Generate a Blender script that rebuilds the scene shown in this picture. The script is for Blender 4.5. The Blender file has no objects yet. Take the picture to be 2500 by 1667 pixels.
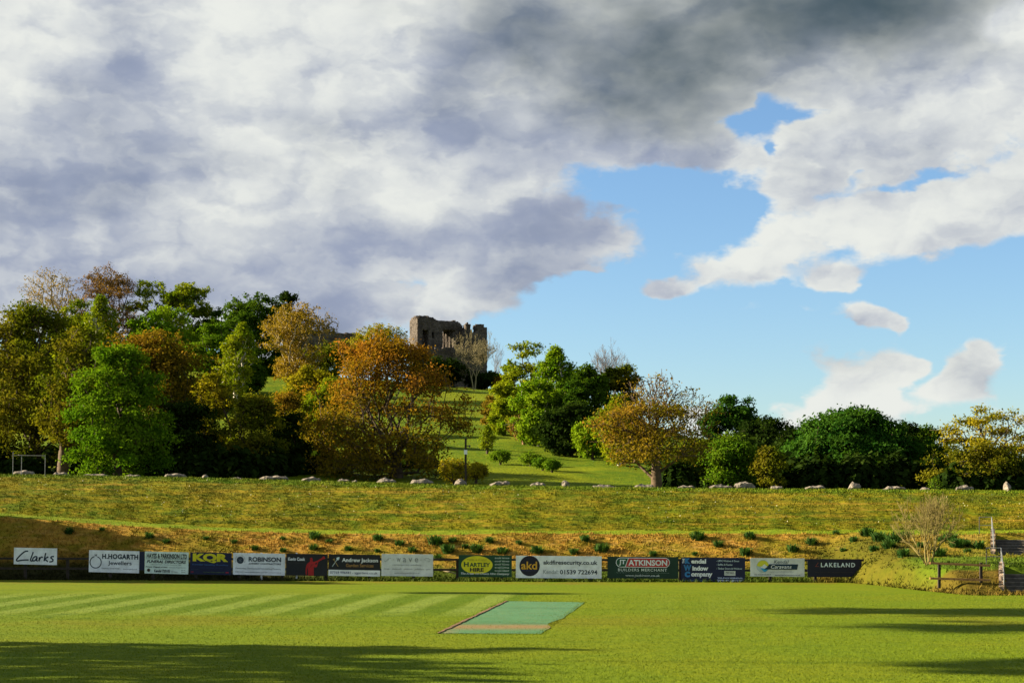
import bpy, math, random
import numpy as np
from mathutils import Vector, Matrix

# ------------------------------------------------------------------ camera, sky, sun, exposure
scene = bpy.context.scene
COL = scene.collection
F = 60.0 / 36.0 * 2500.0          # focal length in photo pixels (photo is 2500 wide)
CAMZ, HOR, CX = 3.3, 1240.0, 1250.0
cam_d = bpy.data.cameras.new('camera')
cam_d.lens = 60.0; cam_d.sensor_width = 36.0; cam_d.sensor_fit = 'HORIZONTAL'
cam_d.shift_y = (HOR - 833.5) / 2500.0
cam_d.clip_start = 0.5; cam_d.clip_end = 12000
cam = bpy.data.objects.new('camera', cam_d); COL.objects.link(cam)
cam.location = (0, 0, CAMZ); cam.rotation_euler = (math.radians(90), 0, 0)
scene.camera = cam

EXPO = 2.0
SUN_EL, SUN_AZ = math.radians(20.0), math.radians(-82.0)      # azimuth clockwise from +Y
SKY_STRENGTH = 0.05
vs = scene.view_settings
vs.view_transform = 'Standard'; vs.look = 'None'; vs.gamma = 1.0; vs.exposure = EXPO
vs.use_curve_mapping = False
scene.cycles.max_bounces = 6
scene.cycles.transparent_max_bounces = 8

sun_dir = Vector((math.sin(SUN_AZ) * math.cos(SUN_EL), math.cos(SUN_AZ) * math.cos(SUN_EL), math.sin(SUN_EL)))
sl = bpy.data.lights.new('sun', 'SUN'); sl.energy = 5.0; sl.angle = math.radians(0.53); sl.color = (1.0, 0.86, 0.62)
so = bpy.data.objects.new('sun', sl); COL.objects.link(so)
so.rotation_euler = sun_dir.to_track_quat('Z', 'Y').to_euler(); so.location = (-60, 20, 60)


class NT:
    """small helper to write node trees as expressions"""
    def __init__(s, nt): s.nt = nt; s.n = nt.nodes; s.l = nt.links
    def new(s, t): return s.n.new(t)
    def put(s, sock, v):
        if isinstance(v, bpy.types.NodeSocket): s.l.new(v, sock)
        elif v is not None: sock.default_value = v
    def m(s, op, a, b=None, c=None, clamp=False):
        n = s.new('ShaderNodeMath'); n.operation = op; n.use_clamp = clamp
        for i, v in enumerate((a, b, c)):
            if v is not None: s.put(n.inputs[i], v)
        return n.outputs[0]
    def v(s, op, a, b=None, c=None):
        n = s.new('ShaderNodeVectorMath'); n.operation = op
        for i, v in enumerate((a, b, c)):
            if v is not None: s.put(n.inputs[i], v)
        return n.outputs['Value'] if op in ('DOT_PRODUCT', 'LENGTH') else n.outputs[0]
    def mix(s, f, a, b, blend='MIX'):
        n = s.new('ShaderNodeMix'); n.data_type = 'RGBA'; n.blend_type = blend; n.clamp_factor = True
        s.put(n.inputs[0], f)
        for k, v in ((6, a), (7, b)):
            if isinstance(v, (tuple, list)) and len(v) == 3: v = (*v, 1.0)
            s.put(n.inputs[k], v)
        return n.outputs[2]
    def noise(s, vec, scale, detail=3.0, rough=0.5, dist=0.0, col=False, dims='3D'):
        n = s.new('ShaderNodeTexNoise'); n.noise_dimensions = dims
        s.put(n.inputs['Vector'], vec); n.inputs['Scale'].default_value = scale
        n.inputs['Detail'].default_value = detail; n.inputs['Roughness'].default_value = rough
        n.inputs['Distortion'].default_value = dist
        return n.outputs['Color'] if col else n.outputs[0]
    def step(s, x, lo, hi, a=0.0, b=1.0):
        n = s.new('ShaderNodeMapRange'); n.interpolation_type = 'SMOOTHSTEP'
        s.put(n.inputs[0], x)
        for k, v in zip((1, 2, 3, 4), (lo, hi, a, b)): n.inputs[k].default_value = v
        return n.outputs[0]
    def billow(s, vec, scale, detail=2.0):
        n = s.new('ShaderNodeTexVoronoi'); n.voronoi_dimensions = '2D'; n.feature = 'F1'; n.normalize = True
        s.put(n.inputs['Vector'], vec); n.inputs['Scale'].default_value = scale; n.inputs['Detail'].default_value = detail
        n.inputs['Roughness'].default_value = 0.5
        return s.m('SUBTRACT', 1.0, n.outputs['Distance'])
    def xyz(s, vec):
        n = s.new('ShaderNodeSeparateXYZ'); s.put(n.inputs[0], vec); return n.outputs
    def vec(s, x, y, z):
        n = s.new('ShaderNodeCombineXYZ')
        for i, v in enumerate((x, y, z)): s.put(n.inputs[i], v)
        return n.outputs[0]


world = bpy.data.worlds.new('World'); scene.world = world; world.use_nodes = True
def build_world():
    t = NT(world.node_tree)
    for n in list(t.n): t.n.remove(n)
    out = t.new('ShaderNodeOutputWorld'); bg = t.new('ShaderNodeBackground')
    t.l.new(bg.outputs[0], out.inputs[0]); bg.inputs[1].default_value = SKY_STRENGTH
    sky = t.new('ShaderNodeTexSky'); sky.sky_type = 'NISHITA'; sky.sun_disc = False
    sky.sun_elevation = SUN_EL; sky.sun_rotation = SUN_AZ
    sky.air_density = 1.0; sky.dust_density = 0.3; sky.ozone_density = 2.2
    tc = t.new('ShaderNodeTexCoord'); d = tc.outputs['Generated']
    o = t.xyz(d)
    az = t.m('ARCTAN2', o[0], o[1]); el = t.m('ARCSINE', o[2])
    p0 = t.vec(az, el, 0.0)
    dn = t.vec(az, t.m('MULTIPLY', el, 1.75), 0.0)
    N2 = lambda v, sc, de, ro, col=False: t.noise(v, sc, de, ro, col=col, dims='2D')
    w1 = t.v('SUBTRACT', N2(dn, 7.0, 3, 0.55, True), (0.5, 0.5, 0.5))
    w2 = t.v('SUBTRACT', N2(dn, 26.0, 4, 0.6, True), (0.5, 0.5, 0.5))
    p = t.v('MULTIPLY_ADD', w1, (0.10, 0.045, 0.0), p0)
    p = t.v('MULTIPLY_ADD', w2, (0.026, 0.016, 0.0), p)

    def blobs(lst, base):
        acc = base
        for (px, py, wx, wy, amp) in lst:
            a, e = (px - CX) / F, (HOR - py) / F
            iw = (F / wx, F / wy, 0.0)
            q = t.v('MULTIPLY_ADD', p, iw, (-a * iw[0], -e * iw[1], 0.0))
            g = t.m('POWER', 0.36788, t.v('DOT_PRODUCT', q, q))
            acc = t.m('MULTIPLY_ADD', g, amp, acc)
        return acc
    # where the clouds are
    cover = blobs([(250, 250, 900, 400, 1.40), (1000, 330, 520, 260, 0.80), (1950, 60, 800, 190, 1.45), (1500, 330, 240, 120, 0.45),
                   (300, 690, 700, 150, 1.0), (1120, 600, 320, 52, 0.60), (1400, 553, 140, 42, 0.45), (950, 740, 190, 40, 0.42),
                   (2280, 355, 480, 115, 1.0), (1800, 420, 200, 60, 0.30), (2250, 575, 440, 85, 1.05), (1800, 640, 230, 55, 0.72),
                   (2085, 703, 55, 32, 1.25), (2100, 808, 60, 40, 1.3), (1175, 685, 75, 34, 0.85), (1560, 695, 80, 30, 0.80), (250, 800, 700, 75, .55), (1310, 655, 70, 20, 0.34),
                   (2070, 990, 130, 60, 0.95), (2170, 930, 36, 32, 0.5), (2330, 965, 100, 46, 0.80), (2390, 920, 40, 34, .45), (2440, 1030, 120, 30, 0.3),
                   (2215, 955, 45, 60, -0.55), (1700, 985, 80, 40, 0.80), (1900, 1045, 170, 40, 0.4),
                   (1590, 492, 170, 58, -0.62), (1740, 325, 75, 24, -0.50), (1850, 275, 60, 40, -0.36), (1935, 305, 70, 18, -.4), (1840, 390, 22, 18, -.45), (1830, 525, 70, 26, -0.35), (1950, 480, 90, 50, .4),
                   (2235, 478, 120, 20, -0.55), (2110, 455, 22, 14, -.35)], -0.42)
    n1 = N2(dn, 10.0, 8, 0.54)
    dw = t.v('MULTIPLY_ADD', w2, (0.055, 0.055, 0.0), dn)
    n2 = t.billow(dw, 16.0, 3.0)
    nb = t.noise(d, 2.6, 2, 0.5)
    nr = N2(dn, 8.0, 4, 0.5)
    dens = t.m('MULTIPLY_ADD', t.m('SUBTRACT', n1, 0.5), 1.6, cover)
    dens = t.m('MULTIPLY_ADD', t.m('SUBTRACT', n2, 0.66), 0.95, dens)
    high = t.step(el, 0.30, 0.55, 0.0, 0.95)          # broken cloud goes on overhead
    back = t.step(t.m('ABSOLUTE', az), 0.42, 0.75, 0.0, 0.38)
    dens = t.m('ADD', dens, t.m('MULTIPLY', t.m('MAXIMUM', high, back), t.step(nb, 0.35, 0.6, 0.2, 1.6)))
    alpha = t.step(dens, -0.07, 0.25)
    # relief: brighter on the side the sun comes from
    rel = t.m('SUBTRACT', nr, N2(t.v('ADD', dn, (-0.034, 0.044, 0.0)), 8.0, 4, 0.5))
    rel2 = t.m('SUBTRACT', n2, t.billow(t.v('ADD', dw, (-0.010, 0.015, 0.0)), 16.0, 3.0))
    grey = blobs([(250, 680, 1000, 150, 0.72), (600, 770, 700, 60, .25), (330, 270, 120, 110, 0.42), (260, 430, 150, 90, 0.22), (60, 440, 160, 130, 0.25), (1100, 620, 400, 75, 0.36),
                  (1400, 545, 200, 50, 0.34), (850, 220, 300, 70, 0.22), (1300, 340, 330, 120, 0.62), (1480, 400, 280, 45, 0.45),
                  (2330, 240, 360, 60, 0.66), (2250, 440, 260, 26, 0.22), (2150, 670, 420, 26, 0.42), (2250, 950, 260, 70, -0.30),
                  (1560, 712, 80, 22, 0.5), (830, 390, 380, 70, -0.36), (1000, 480, 230, 34, -0.42), (120, 140, 170, 110, -0.15), (30, 690, 200, 60, -.35), (2050, 950, 300, 50, -.2)], 0.24)
    grey = t.m('MULTIPLY_ADD', rel, -1.9, grey)
    grey = t.m('MULTIPLY_ADD', rel2, -1.7, grey)
    grey = t.m('MULTIPLY_ADD', t.m('SUBTRACT', t.m('MINIMUM', dens, 0.9), 0.5), 0.28, grey)
    storm = blobs([(2080, 60, 640, 150, 1.0), (1540, 190, 330, 150, 0.60), (1600, 320, 280, 80, 0.42), (1200, 40, 330, 70, 0.30), (2350, 210, 300, 60, .15),
                   (2490, 130, 90, 50, -0.9)], 0.0)
    storm = t.m('MULTIPLY_ADD', rel, -0.9, storm)
    storm = t.m('MULTIPLY_ADD', t.m('SUBTRACT', n1, 0.5), 0.45, storm)
    storm = t.m('MAXIMUM', storm, t.m('MULTIPLY', t.step(el, 0.30, 0.6), t.step(nb, 0.36, 0.60, 0.30, 0.85)))
    k = 1.0 / (SKY_STRENGTH * 2 ** EXPO)
    S = lambda r, g, b: (r * k, g * k, b * k, 1.0)
    c = t.mix(t.step(grey, -0.35, 1.45), S(0.84, 0.86, 0.815), S(0.315, 0.365, 0.500))
    c = t.mix(t.step(storm, -0.10, 1.45), c, S(0.048, 0.085, 0.105))
    blue = t.mix(1.0, sky.outputs[0], (0.66, 0.775, 0.90), 'MULTIPLY')
    t.l.new(t.mix(alpha, blue, c), bg.inputs[0])
build_world()
try:
    world.cycles.sampling_method = 'MANUAL'; world.cycles.sample_map_resolution = 256
except Exception:
    pass

# ------------------------------------------------------------------ helpers
rng = np.random.default_rng(7)
random.seed(7)

def W(px, py, d):
    """photo pixel at distance d -> world point"""
    return Vector(((px - CX) * d / F, d, CAMZ + (HOR - py) * d / F))

def sm(x, a, b):
    t = np.clip((np.asarray(x, float) - a) / (b - a), 0, 1); return t * t * (3 - 2 * t)

def hash2(i, j, s):
    n = (i * 374761393 + j * 668265263 + s * 144665) & 0x7fffffff
    n = ((n ^ (n >> 13)) * 1274126177) & 0x7fffffff
    return ((n ^ (n >> 16)) & 0xffff) / 65535.0

def vnoise(x, y, s=0):
    x = np.asarray(x, float); y = np.asarray(y, float)
    i = np.floor(x).astype(np.int64); j = np.floor(y).astype(np.int64)
    u = x - i; v = y - j; u = u * u * (3 - 2 * u); v = v * v * (3 - 2 * v)
    a, b = hash2(i, j, s), hash2(i + 1, j, s); c, d = hash2(i, j + 1, s), hash2(i + 1, j + 1, s)
    return (a * (1 - u) + b * u) * (1 - v) + (c * (1 - u) + d * u) * v - 0.5

def ordinal(n):
    o = ['first', 'second', 'third', 'fourth', 'fifth', 'sixth', 'seventh', 'eighth', 'ninth', 'tenth', 'eleventh', 'twelfth',
         'thirteenth', 'fourteenth', 'fifteenth', 'sixteenth', 'seventeenth', 'eighteenth', 'nineteenth']
    tens = {20: 'twenti', 30: 'thirti', 40: 'forti', 50: 'fifti', 60: 'sixti', 70: 'seventi'}
    full = {20: 'twenty', 30: 'thirty', 40: 'forty', 50: 'fifty', 60: 'sixty', 70: 'seventy'}
    if n < 20: return o[n - 1]
    t, r = n // 10 * 10, n % 10
    return tens[t] + 'eth' if r == 0 else full[t] + '-' + o[r - 1]

# ---- meshes
def mesh_np(name, V, faces, nper):
    V = np.asarray(V, np.float32); faces = np.asarray(faces, np.int32).reshape(-1, nper)
    me = bpy.data.meshes.new(name)
    me.vertices.add(len(V)); me.vertices.foreach_set('co', V.ravel())
    me.loops.add(faces.size); me.loops.foreach_set('vertex_index', faces.ravel())
    me.polygons.add(len(faces))
    me.polygons.foreach_set('loop_start', np.arange(0, faces.size, nper, dtype=np.int32))
    me.polygons.foreach_set('loop_total', np.full(len(faces), nper, np.int32))
    me.update(calc_edges=True)
    return me

def link(name, me, mat=None, parent=None, smooth=False):
    o = bpy.data.objects.new(name, me); COL.objects.link(o)
    if mat is not None and me is not None:
        if len(me.materials) == 0: me.materials.append(mat)
    if parent is not None: o.parent = parent
    if smooth and me is not None: me.polygons.foreach_set('use_smooth', np.ones(len(me.polygons), bool))
    return o

def empty(name, loc, label=None, cat=None, group=None, rz=0.0):
    o = bpy.data.objects.new(name, None); COL.objects.link(o)
    o.location = loc; o.rotation_euler = (0, 0, rz); o.empty_display_size = 0.2
    tag(o, label, cat, group); return o

def tag(o, label=None, cat=None, group=None, kind=None):
    for k, v in (('label', label), ('category', cat), ('group', group), ('kind', kind)):
        if v: o[k] = v
    return o

class MB:
    """collects boxes, tubes and polygons into one mesh"""
    def __init__(s): s.v = []; s.f = []
    def box(s, c, sz, rot=None):
        i = len(s.v); c = Vector(c)
        for dx in (-.5, .5):
            for dy in (-.5, .5):
                for dz in (-.5, .5):
                    p = Vector((dx * sz[0], dy * sz[1], dz * sz[2]))
                    if rot is not None: p = rot @ p
                    s.v.append(c + p)
        for q in ((0, 1, 3, 2), (4, 6, 7, 5), (0, 4, 5, 1), (2, 3, 7, 6), (0, 2, 6, 4), (1, 5, 7, 3)): s.f.append(tuple(i + k for k in q))
        return s
    def tube(s, a, b, r0, r1=None, n=8, cap=True):
        r1 = r0 if r1 is None else r1
        a, b = Vector(a), Vector(b); d = (b - a).normalized()
        u = d.orthogonal().normalized(); w = d.cross(u); i = len(s.v)
        for P, r in ((a, r0), (b, r1)):
            for k in range(n):
                an = 2 * math.pi * k / n; s.v.append(P + u * (r * math.cos(an)) + w * (r * math.sin(an)))
        for k in range(n): s.f.append((i + k, i + (k + 1) % n, i + n + (k + 1) % n, i + n + k))
        if cap: s.f.append(tuple(i + n - 1 - k for k in range(n))); s.f.append(tuple(i + n + k for k in range(n)))
        return s
    def poly(s, pts):
        i = len(s.v); s.v += [Vector(p) for p in pts]; s.f.append(tuple(range(i, i + len(pts)))); return s
    def build(s, name, mat, parent=None, smooth=False):
        me = bpy.data.meshes.new(name); me.from_pydata([tuple(v) for v in s.v], [], s.f); me.update()
        return link(name, me, mat, parent, smooth)

# ---- materials
def base_mat(name):
    m = bpy.data.materials.new(name); m.use_nodes = True
    t = NT(m.node_tree); b = t.n['Principled BSDF']
    return m, t, b

def simple(name, c, rough=0.7, var=0.15, scale=6.0, bump=0.0, metal=0.0):
    m, t, b = base_mat(name)
    tc = t.new('ShaderNodeTexCoord'); v = tc.outputs['Object']
    n = t.noise(v, scale, 5, 0.6)
    lo = tuple(x * (1 - var) for x in c); hi = tuple(min(1, x * (1 + var)) for x in c)
    t.put(b.inputs['Base Color'], t.mix(t.step(n, 0.3, 0.7), lo, hi))
    b.inputs['Roughness'].default_value = rough; b.inputs['Metallic'].default_value = metal
    b.inputs['Specular IOR Level'].default_value = 0.3
    if bump:
        bn = t.new('ShaderNodeBump'); bn.inputs['Strength'].default_value = bump; bn.inputs['Distance'].default_value = 0.05
        t.l.new(n, bn.inputs['Height']); t.l.new(bn.outputs[0], b.inputs['Normal'])
    return m

def leaf_mat(name, c1, c2, c3=None, trans=0.35, nscale=0.45, low=None):
    m = bpy.data.materials.new(name); m.use_nodes = True
    t = NT(m.node_tree)
    for n in list(t.n): t.n.remove(n)
    out = t.new('ShaderNodeOutputMaterial')
    g = t.new('ShaderNodeNewGeometry')
    r = g.outputs['Random Per Island']
    n = t.noise(g.outputs['Position'], nscale, 3, 0.6)
    f = t.m('ADD', t.m('MULTIPLY', r, 0.5), t.m('MULTIPLY', t.step(n, 0.35, 0.65), 0.6))
    c = t.mix(t.step(f, 0.1, 0.95), c1, c2)
    if c3 is not None:
        n3 = t.noise(g.outputs['Position'], nscale * 0.6, 2, 0.5)
        c = t.mix(t.m('MULTIPLY', t.step(n3, 0.45, 0.65), t.m('MULTIPLY_ADD', r, 0.5, 0.4)), c, c3)
    if low is not None:      # older green leaves in the lower crown
        z = t.m('MULTIPLY_ADD', n, 4.0, t.xyz(g.outputs['Position'])[2])
        c = t.mix(t.step(z, low[0] + 2, low[1] + 2, .9, 0.0), c, t.mix(t.step(f, .1, .95), low[2], low[3]))
    d = t.new('ShaderNodeBsdfDiffuse'); t.l.new(c, d.inputs[0])
    tr = t.new('ShaderNodeBsdfTranslucent'); t.l.new(t.mix(1.0, c, (1.15, 1.2, 0.5), 'MULTIPLY'), tr.inputs[0])
    mx = t.new('ShaderNodeMixShader'); mx.inputs[0].default_value = trans
    t.l.new(d.outputs[0], mx.inputs[1]); t.l.new(tr.outputs[0], mx.inputs[2])
    t.l.new(mx.outputs[0], out.inputs[0])
    return m

# ---- grass colours, shared by the ground sheets and the tufts that grow on them
def grass_colour(t, zone):
    g = t.new('ShaderNodeNewGeometry'); P = g.outputs['Position']; x, y, z = t.xyz(P)
    n_big = t.noise(P, 0.16, 3, 0.5); n_mid = t.noise(P, 0.95, 5, 0.62); n_fine = t.noise(P, 5.0, 5, 0.65)
    if zone == 'field':
        c = t.mix(t.step(n_big, 0.38, 0.62), (0.190, 0.215, 0.004), (0.225, 0.222, 0.005))
        c = t.mix(t.m('MULTIPLY', t.step(n_mid, 0.45, 0.7), 0.55), c, (0.150, 0.185, 0.005))
        # mower stripes laid parallel to the mat
        ca, sa = math.cos(math.radians(6.3)), math.sin(math.radians(6.3))
        s = t.m('SUBTRACT', t.m('MULTIPLY', x, ca), t.m('MULTIPLY', y, sa))
        s = t.m('MULTIPLY_ADD', t.m('SUBTRACT', n_mid, 0.5), 0.25, s)
        tri = t.m('PINGPONG', t.m('ADD', s, 100.35), 1.02)
        band = t.step(tri, 0.30, 0.72)
        streak = t.noise(t.v('MULTIPLY', P, (0.22, 1.6, 1.0)), 1.0, 4, 0.6)
        yy = t.m('MULTIPLY_ADD', t.m('SUBTRACT', streak, 0.5), 7.0, y)
        reg = t.m('MULTIPLY', t.step(yy, 50.8, 55.5), t.step(yy, 63.0, 68.0, 1.0, 0.0))
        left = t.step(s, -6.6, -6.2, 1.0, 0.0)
        right = t.m('MULTIPLY', t.step(s, -2.3, -1.5), t.step(s, 2.0, 4.0, 1.0, 0.0))
        mk = t.m('MULTIPLY', reg, t.m('ADD', left, t.m('MULTIPLY', right, 0.13)))
        c = t.mix(t.m('MULTIPLY', mk, t.m('MULTIPLY', band, 0.75)), c, (0.280, 0.305, 0.070))
        c = t.mix(t.m('MULTIPLY', mk, t.m('MULTIPLY', t.m('SUBTRACT', 1.0, band), 0.75)), c, (0.105, 0.160, 0.006))
        c = t.mix(t.m('MULTIPLY', t.step(streak, 0.52, 0.70), 0.45), c, (0.115, 0.160, 0.005))
        # parched strip in front of the stripes, scuffed right side
        py = t.m('MULTIPLY', t.step(yy, 46.5, 49.0), t.step(yy, 51.0, 53.0, 1.0, 0.0))
        c = t.mix(t.m('MULTIPLY', py, t.m('MULTIPLY', t.step(n_big, 0.4, 0.6), 0.6)), c, (0.235, 0.185, 0.010))
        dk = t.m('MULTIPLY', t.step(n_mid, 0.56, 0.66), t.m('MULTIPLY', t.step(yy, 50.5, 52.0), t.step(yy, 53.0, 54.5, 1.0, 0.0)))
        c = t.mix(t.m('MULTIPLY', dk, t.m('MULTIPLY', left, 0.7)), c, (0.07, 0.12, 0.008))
        ed = t.m('MULTIPLY', t.step(yy, 72.5, 75.5), t.step(n_mid, 0.42, 0.58))
        c = t.mix(t.m('MULTIPLY', ed, 0.7), c, (0.26, 0.15, 0.02))
        grain = t.noise(t.v('MULTIPLY', P, (9.0, 2.4, 1.0)), 1.0, 4, 0.7)
        c = t.mix(t.step(grain, 0.35, 0.62, 0.60, 0.0), c, t.mix(1.0, c, (0.58, 0.66, 0.6), 'MULTIPLY'))
        c = t.mix(t.step(grain, 0.58, 0.78, 0.0, 0.5), c, (0.310, 0.310, 0.020))
        c = t.mix(1.0, c, (0.73, 0.89, 0.68), 'MULTIPLY')
        return t.mix(t.step(n_fine, 0.25, 0.8, 0.0, 0.35), c, (0.09, 0.125, 0.004)), P, n_fine
    if zone == 'upper':
        c = t.mix(t.step(n_mid, 0.36, 0.62), (0.105, 0.142, 0.004), (0.225, 0.198, 0.006))
        c = t.mix(t.m('MULTIPLY', t.step(n_big, 0.48, 0.66), 0.4), c, (0.300, 0.205, 0.014))
        lon = t.noise(t.v('MULTIPLY', P, (0.40, 1.0, 2.4)), 2.6, 5, 0.65)
        c = t.mix(t.m('MULTIPLY', t.step(lon, 0.54, 0.70), 0.6), c, (0.370, 0.225, 0.030))
        c = t.mix(t.m('MULTIPLY', t.step(lon, 0.46, 0.34), 0.8), c, (0.050, 0.090, 0.006))
        trk = t.noise(t.v('MULTIPLY', P, (0.07, 0.5, 2.6)), 1.5, 4, 0.55)
        c = t.mix(t.m('MULTIPLY', t.step(trk, 0.44, 0.36), 0.6), c, (0.055, 0.090, 0.005))
        c = t.mix(t.m('MULTIPLY', t.step(trk, 0.57, 0.66), 0.6), c, (0.390, 0.240, 0.030))
    elif zone == 'lower':
        c = t.mix(t.step(n_mid, 0.34, 0.60), (0.22, 0.165, 0.010), (0.40, 0.220, 0.032))
        c = t.mix(t.m('MULTIPLY', t.step(n_big, 0.52, 0.40), 0.55), c, (0.180, 0.180, 0.008))
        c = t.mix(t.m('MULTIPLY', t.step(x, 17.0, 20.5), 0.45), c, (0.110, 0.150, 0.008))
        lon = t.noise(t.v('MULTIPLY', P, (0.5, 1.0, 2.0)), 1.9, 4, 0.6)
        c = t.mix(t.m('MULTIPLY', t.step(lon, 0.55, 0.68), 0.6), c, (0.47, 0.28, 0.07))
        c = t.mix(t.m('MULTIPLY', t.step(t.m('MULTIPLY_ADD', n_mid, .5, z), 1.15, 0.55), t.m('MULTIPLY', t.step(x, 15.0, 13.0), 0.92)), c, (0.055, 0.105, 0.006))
        c = t.mix(t.m('MULTIPLY', t.step(t.m('MULTIPLY_ADD', n_mid, .8, z), 1.9, 0.7), t.step(x, -6.0, -12.0)), c, (0.030, 0.030, 0.006))  # deep shade at the left foot of the bank, painted into its colour
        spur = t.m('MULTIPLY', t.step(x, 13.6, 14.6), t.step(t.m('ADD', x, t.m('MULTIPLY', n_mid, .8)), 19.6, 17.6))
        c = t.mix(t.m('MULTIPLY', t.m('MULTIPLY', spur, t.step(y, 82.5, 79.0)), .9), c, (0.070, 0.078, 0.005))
        frt = t.m('MULTIPLY', t.step(x, 15.2, 16.4), t.step(y, 69.5, 67.8))
        c = t.mix(t.m('MULTIPLY', frt, .75), c, (0.125, 0.085, 0.012))
        flat = t.m('MULTIPLY', t.step(x, 16.2, 17.4), t.m('MULTIPLY', t.step(y, 67.6, 68.1), t.step(y, 73.6, 72.8)))
        c = t.mix(t.m('MULTIPLY', flat, .9), c, (0.085, 0.150, 0.006))
    elif zone == 'terrace':
        c = t.mix(t.step(n_mid, 0.35, 0.62), (0.150, 0.225, 0.006), (0.215, 0.24, 0.008))
    elif zone == 'crest':
        c = t.mix(t.step(n_mid, 0.35, 0.62), (0.105, 0.180, 0.006), (0.180, 0.215, 0.008))
    else:   # hill
        c = t.mix(t.step(n_mid, 0.35, 0.65), (0.085, 0.150, 0.004), (0.150, 0.195, 0.004))
        c = t.mix(t.m('MULTIPLY', t.step(t.noise(P, 0.09, 4, 0.55), 0.45, 0.62), 0.75), c, (0.210, 0.235, 0.005))
    c = t.mix(t.step(n_fine, 0.3, 0.75, 0.0, 0.55), c, t.mix(1.0, c, (0.42, 0.5, 0.5), 'MULTIPLY'))
    return c, P, n_fine

def ground_mat(zone, bump=0.6, dist=0.06):
    m, t, b = base_mat('grass_' + zone)
    c, P, nf = grass_colour(t, zone)
    t.put(b.inputs['Base Color'], t.mix(1.0, c, (.82, .82, .82), 'MULTIPLY')); b.inputs['Roughness'].default_value = 0.95
    b.inputs['Specular IOR Level'].default_value = 0.05
    bn = t.new('ShaderNodeBump'); bn.inputs['Strength'].default_value = bump; bn.inputs['Distance'].default_value = dist
    t.l.new(nf, bn.inputs['Height']); t.l.new(bn.outputs[0], b.inputs['Normal'])
    return m

def blade_mat(zone):
    m, t, b = base_mat('blades_' + zone)
    c, P, nf = grass_colour(t, zone)
    g = t.new('ShaderNodeNewGeometry')
    r = g.outputs['Random Per Island']
    c = t.mix(t.m('MULTIPLY', t.step(r, 0.55, 1.0), 0.5), c, t.mix(1.0, c, (1.55, 1.45, 1.3), 'MULTIPLY'))
    t.put(b.inputs['Base Color'], t.mix(1.0, c, (.82, .82, .82), 'MULTIPLY')); b.inputs['Roughness'].default_value = 0.8
    b.inputs['Specular IOR Level'].default_value = 0.1
    return m

# ------------------------------------------------------------------ terrain
_X80 = lambda px: (px - CX) * 82.0 / F
_kx = np.array([_X80(p) for p in (-400, 27, 250, 500, 800, 1100, 1700, 2100, 2400, 2900)])
_led_y = np.array([1240, 1266, 1281, 1294, 1302, 1303, 1302, 1302, 1302, 1302.])      # front of the narrow terrace, photo rows
_cre_y = np.array([1158, 1162, 1166, 1171, 1178, 1186, 1193, 1196, 1198, 1200.])      # crest of the bank
def profile(X):
    X = np.asarray(X, float)
    s = sm(X, 14.6, 17.6)                       # spur with the steps on the right
    dA0 = np.interp(X, [-40, -24, 0, 17], [80.5, 79.2, 77.2, 76.2])
    dD = np.interp(X, [-40, -24, 0, 17], [86.2, 85.2, 83.2, 82.5])
    zD = CAMZ - (np.interp(X, _kx, _led_y) - HOR) * dD / F
    dE = dD + 2.6; zE = zD + 0.14
    dF = dE + 7.4
    zF = CAMZ - (np.interp(X, _kx, _cre_y) - HOR) * dF / F
    dA = dA0 * (1 - s) + 65.2 * s
    dB = (dA0 + 1.6) * (1 - s) + 68.0 * s; zB = zD * 0.22 * (1 - s) + 0.93 * s
    dC = (dA0 + 3.2) * (1 - s) + 73.2 * s; zC = zD * 0.50 * (1 - s) + 1.20 * s
    return dA, dB, zB, dC, zC, dD, zD, dE, zE, dF, zF

def height(X, D, rough=True):
    X = np.asarray(X, float); D = np.asarray(D, float); X, D = np.broadcast_arrays(X, D)
    dA, dB, zB, dC, zC, dD, zD, dE, zE, dF, zF = profile(X)
    def seg(a, za, b, zb): return za + (zb - za) * np.clip((D - a) / (b - a), 0, 1)
    z = np.zeros_like(D)
    z = np.where(D > dA, seg(dA, 0, dB, zB), z)
    z = np.where(D > dB, seg(dB, zB, dC, zC), z)
    z = np.where(D > dC, seg(dC, zC, dD, zD), z)
    z = np.where(D > dD, seg(dD, zD, dE, zE), z)
    z = np.where(D > dE, seg(dE, zE, dF, zF) , z)
    bank = (D > dA + .3) & (D < dF)
    z = z + np.where(D > dE, 0.28 * np.sin(np.pi * np.clip((D - dE) / (dF - dE), 0, 1)) , 0)
    z = np.where(D > dF, zF - 0.12 * sm(D, dF, dF + 3), z)
    # castle hill behind
    R = sm(X, 62, -2 + 0 * X) * sm(X, -165, -95)
    S = 0.45 * np.clip((D - 108) / 165.0, 0, 1) + 0.55 * sm(D, 108, 275)
    hill = 17.2 * S * R
    hill = hill + 3.0 * sm(D, 150, 230) * np.exp(-((X + 55) / 40.0) ** 2)
    hill = hill * sm(D, 460, 320)
    z = z + hill
    if rough:
        z = z + np.where(bank, 0.10 * vnoise(X * 0.9, D * 0.9, 1) + 0.06 * vnoise(X * 2.7, D * 2.7, 2), 0)
        z = z + sm(D, 105, 130) * (0.5 * vnoise(X * .12, D * .12, 3) + 0.25 * vnoise(X * .4, D * .4, 4))
    px = CX + F * X / np.maximum(D, 1.0)         # the two flights of steps are cut into the bank
    z = z - 0.42 * ((px > 2431) & (px < 2640) & (D > 74.2) & (D < 82.0)) - 0.42 * ((px > 2452) & (px < 2660) & (D > 65.3) & (D < 68.6)) * np.clip((D - 65.3) / 1.0, 0, 1)
    win = sm(np.abs(X), 210, 150)
    tail = sm(D, 520, 440)
    return (z + 0.6) * win * tail - 0.6

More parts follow.
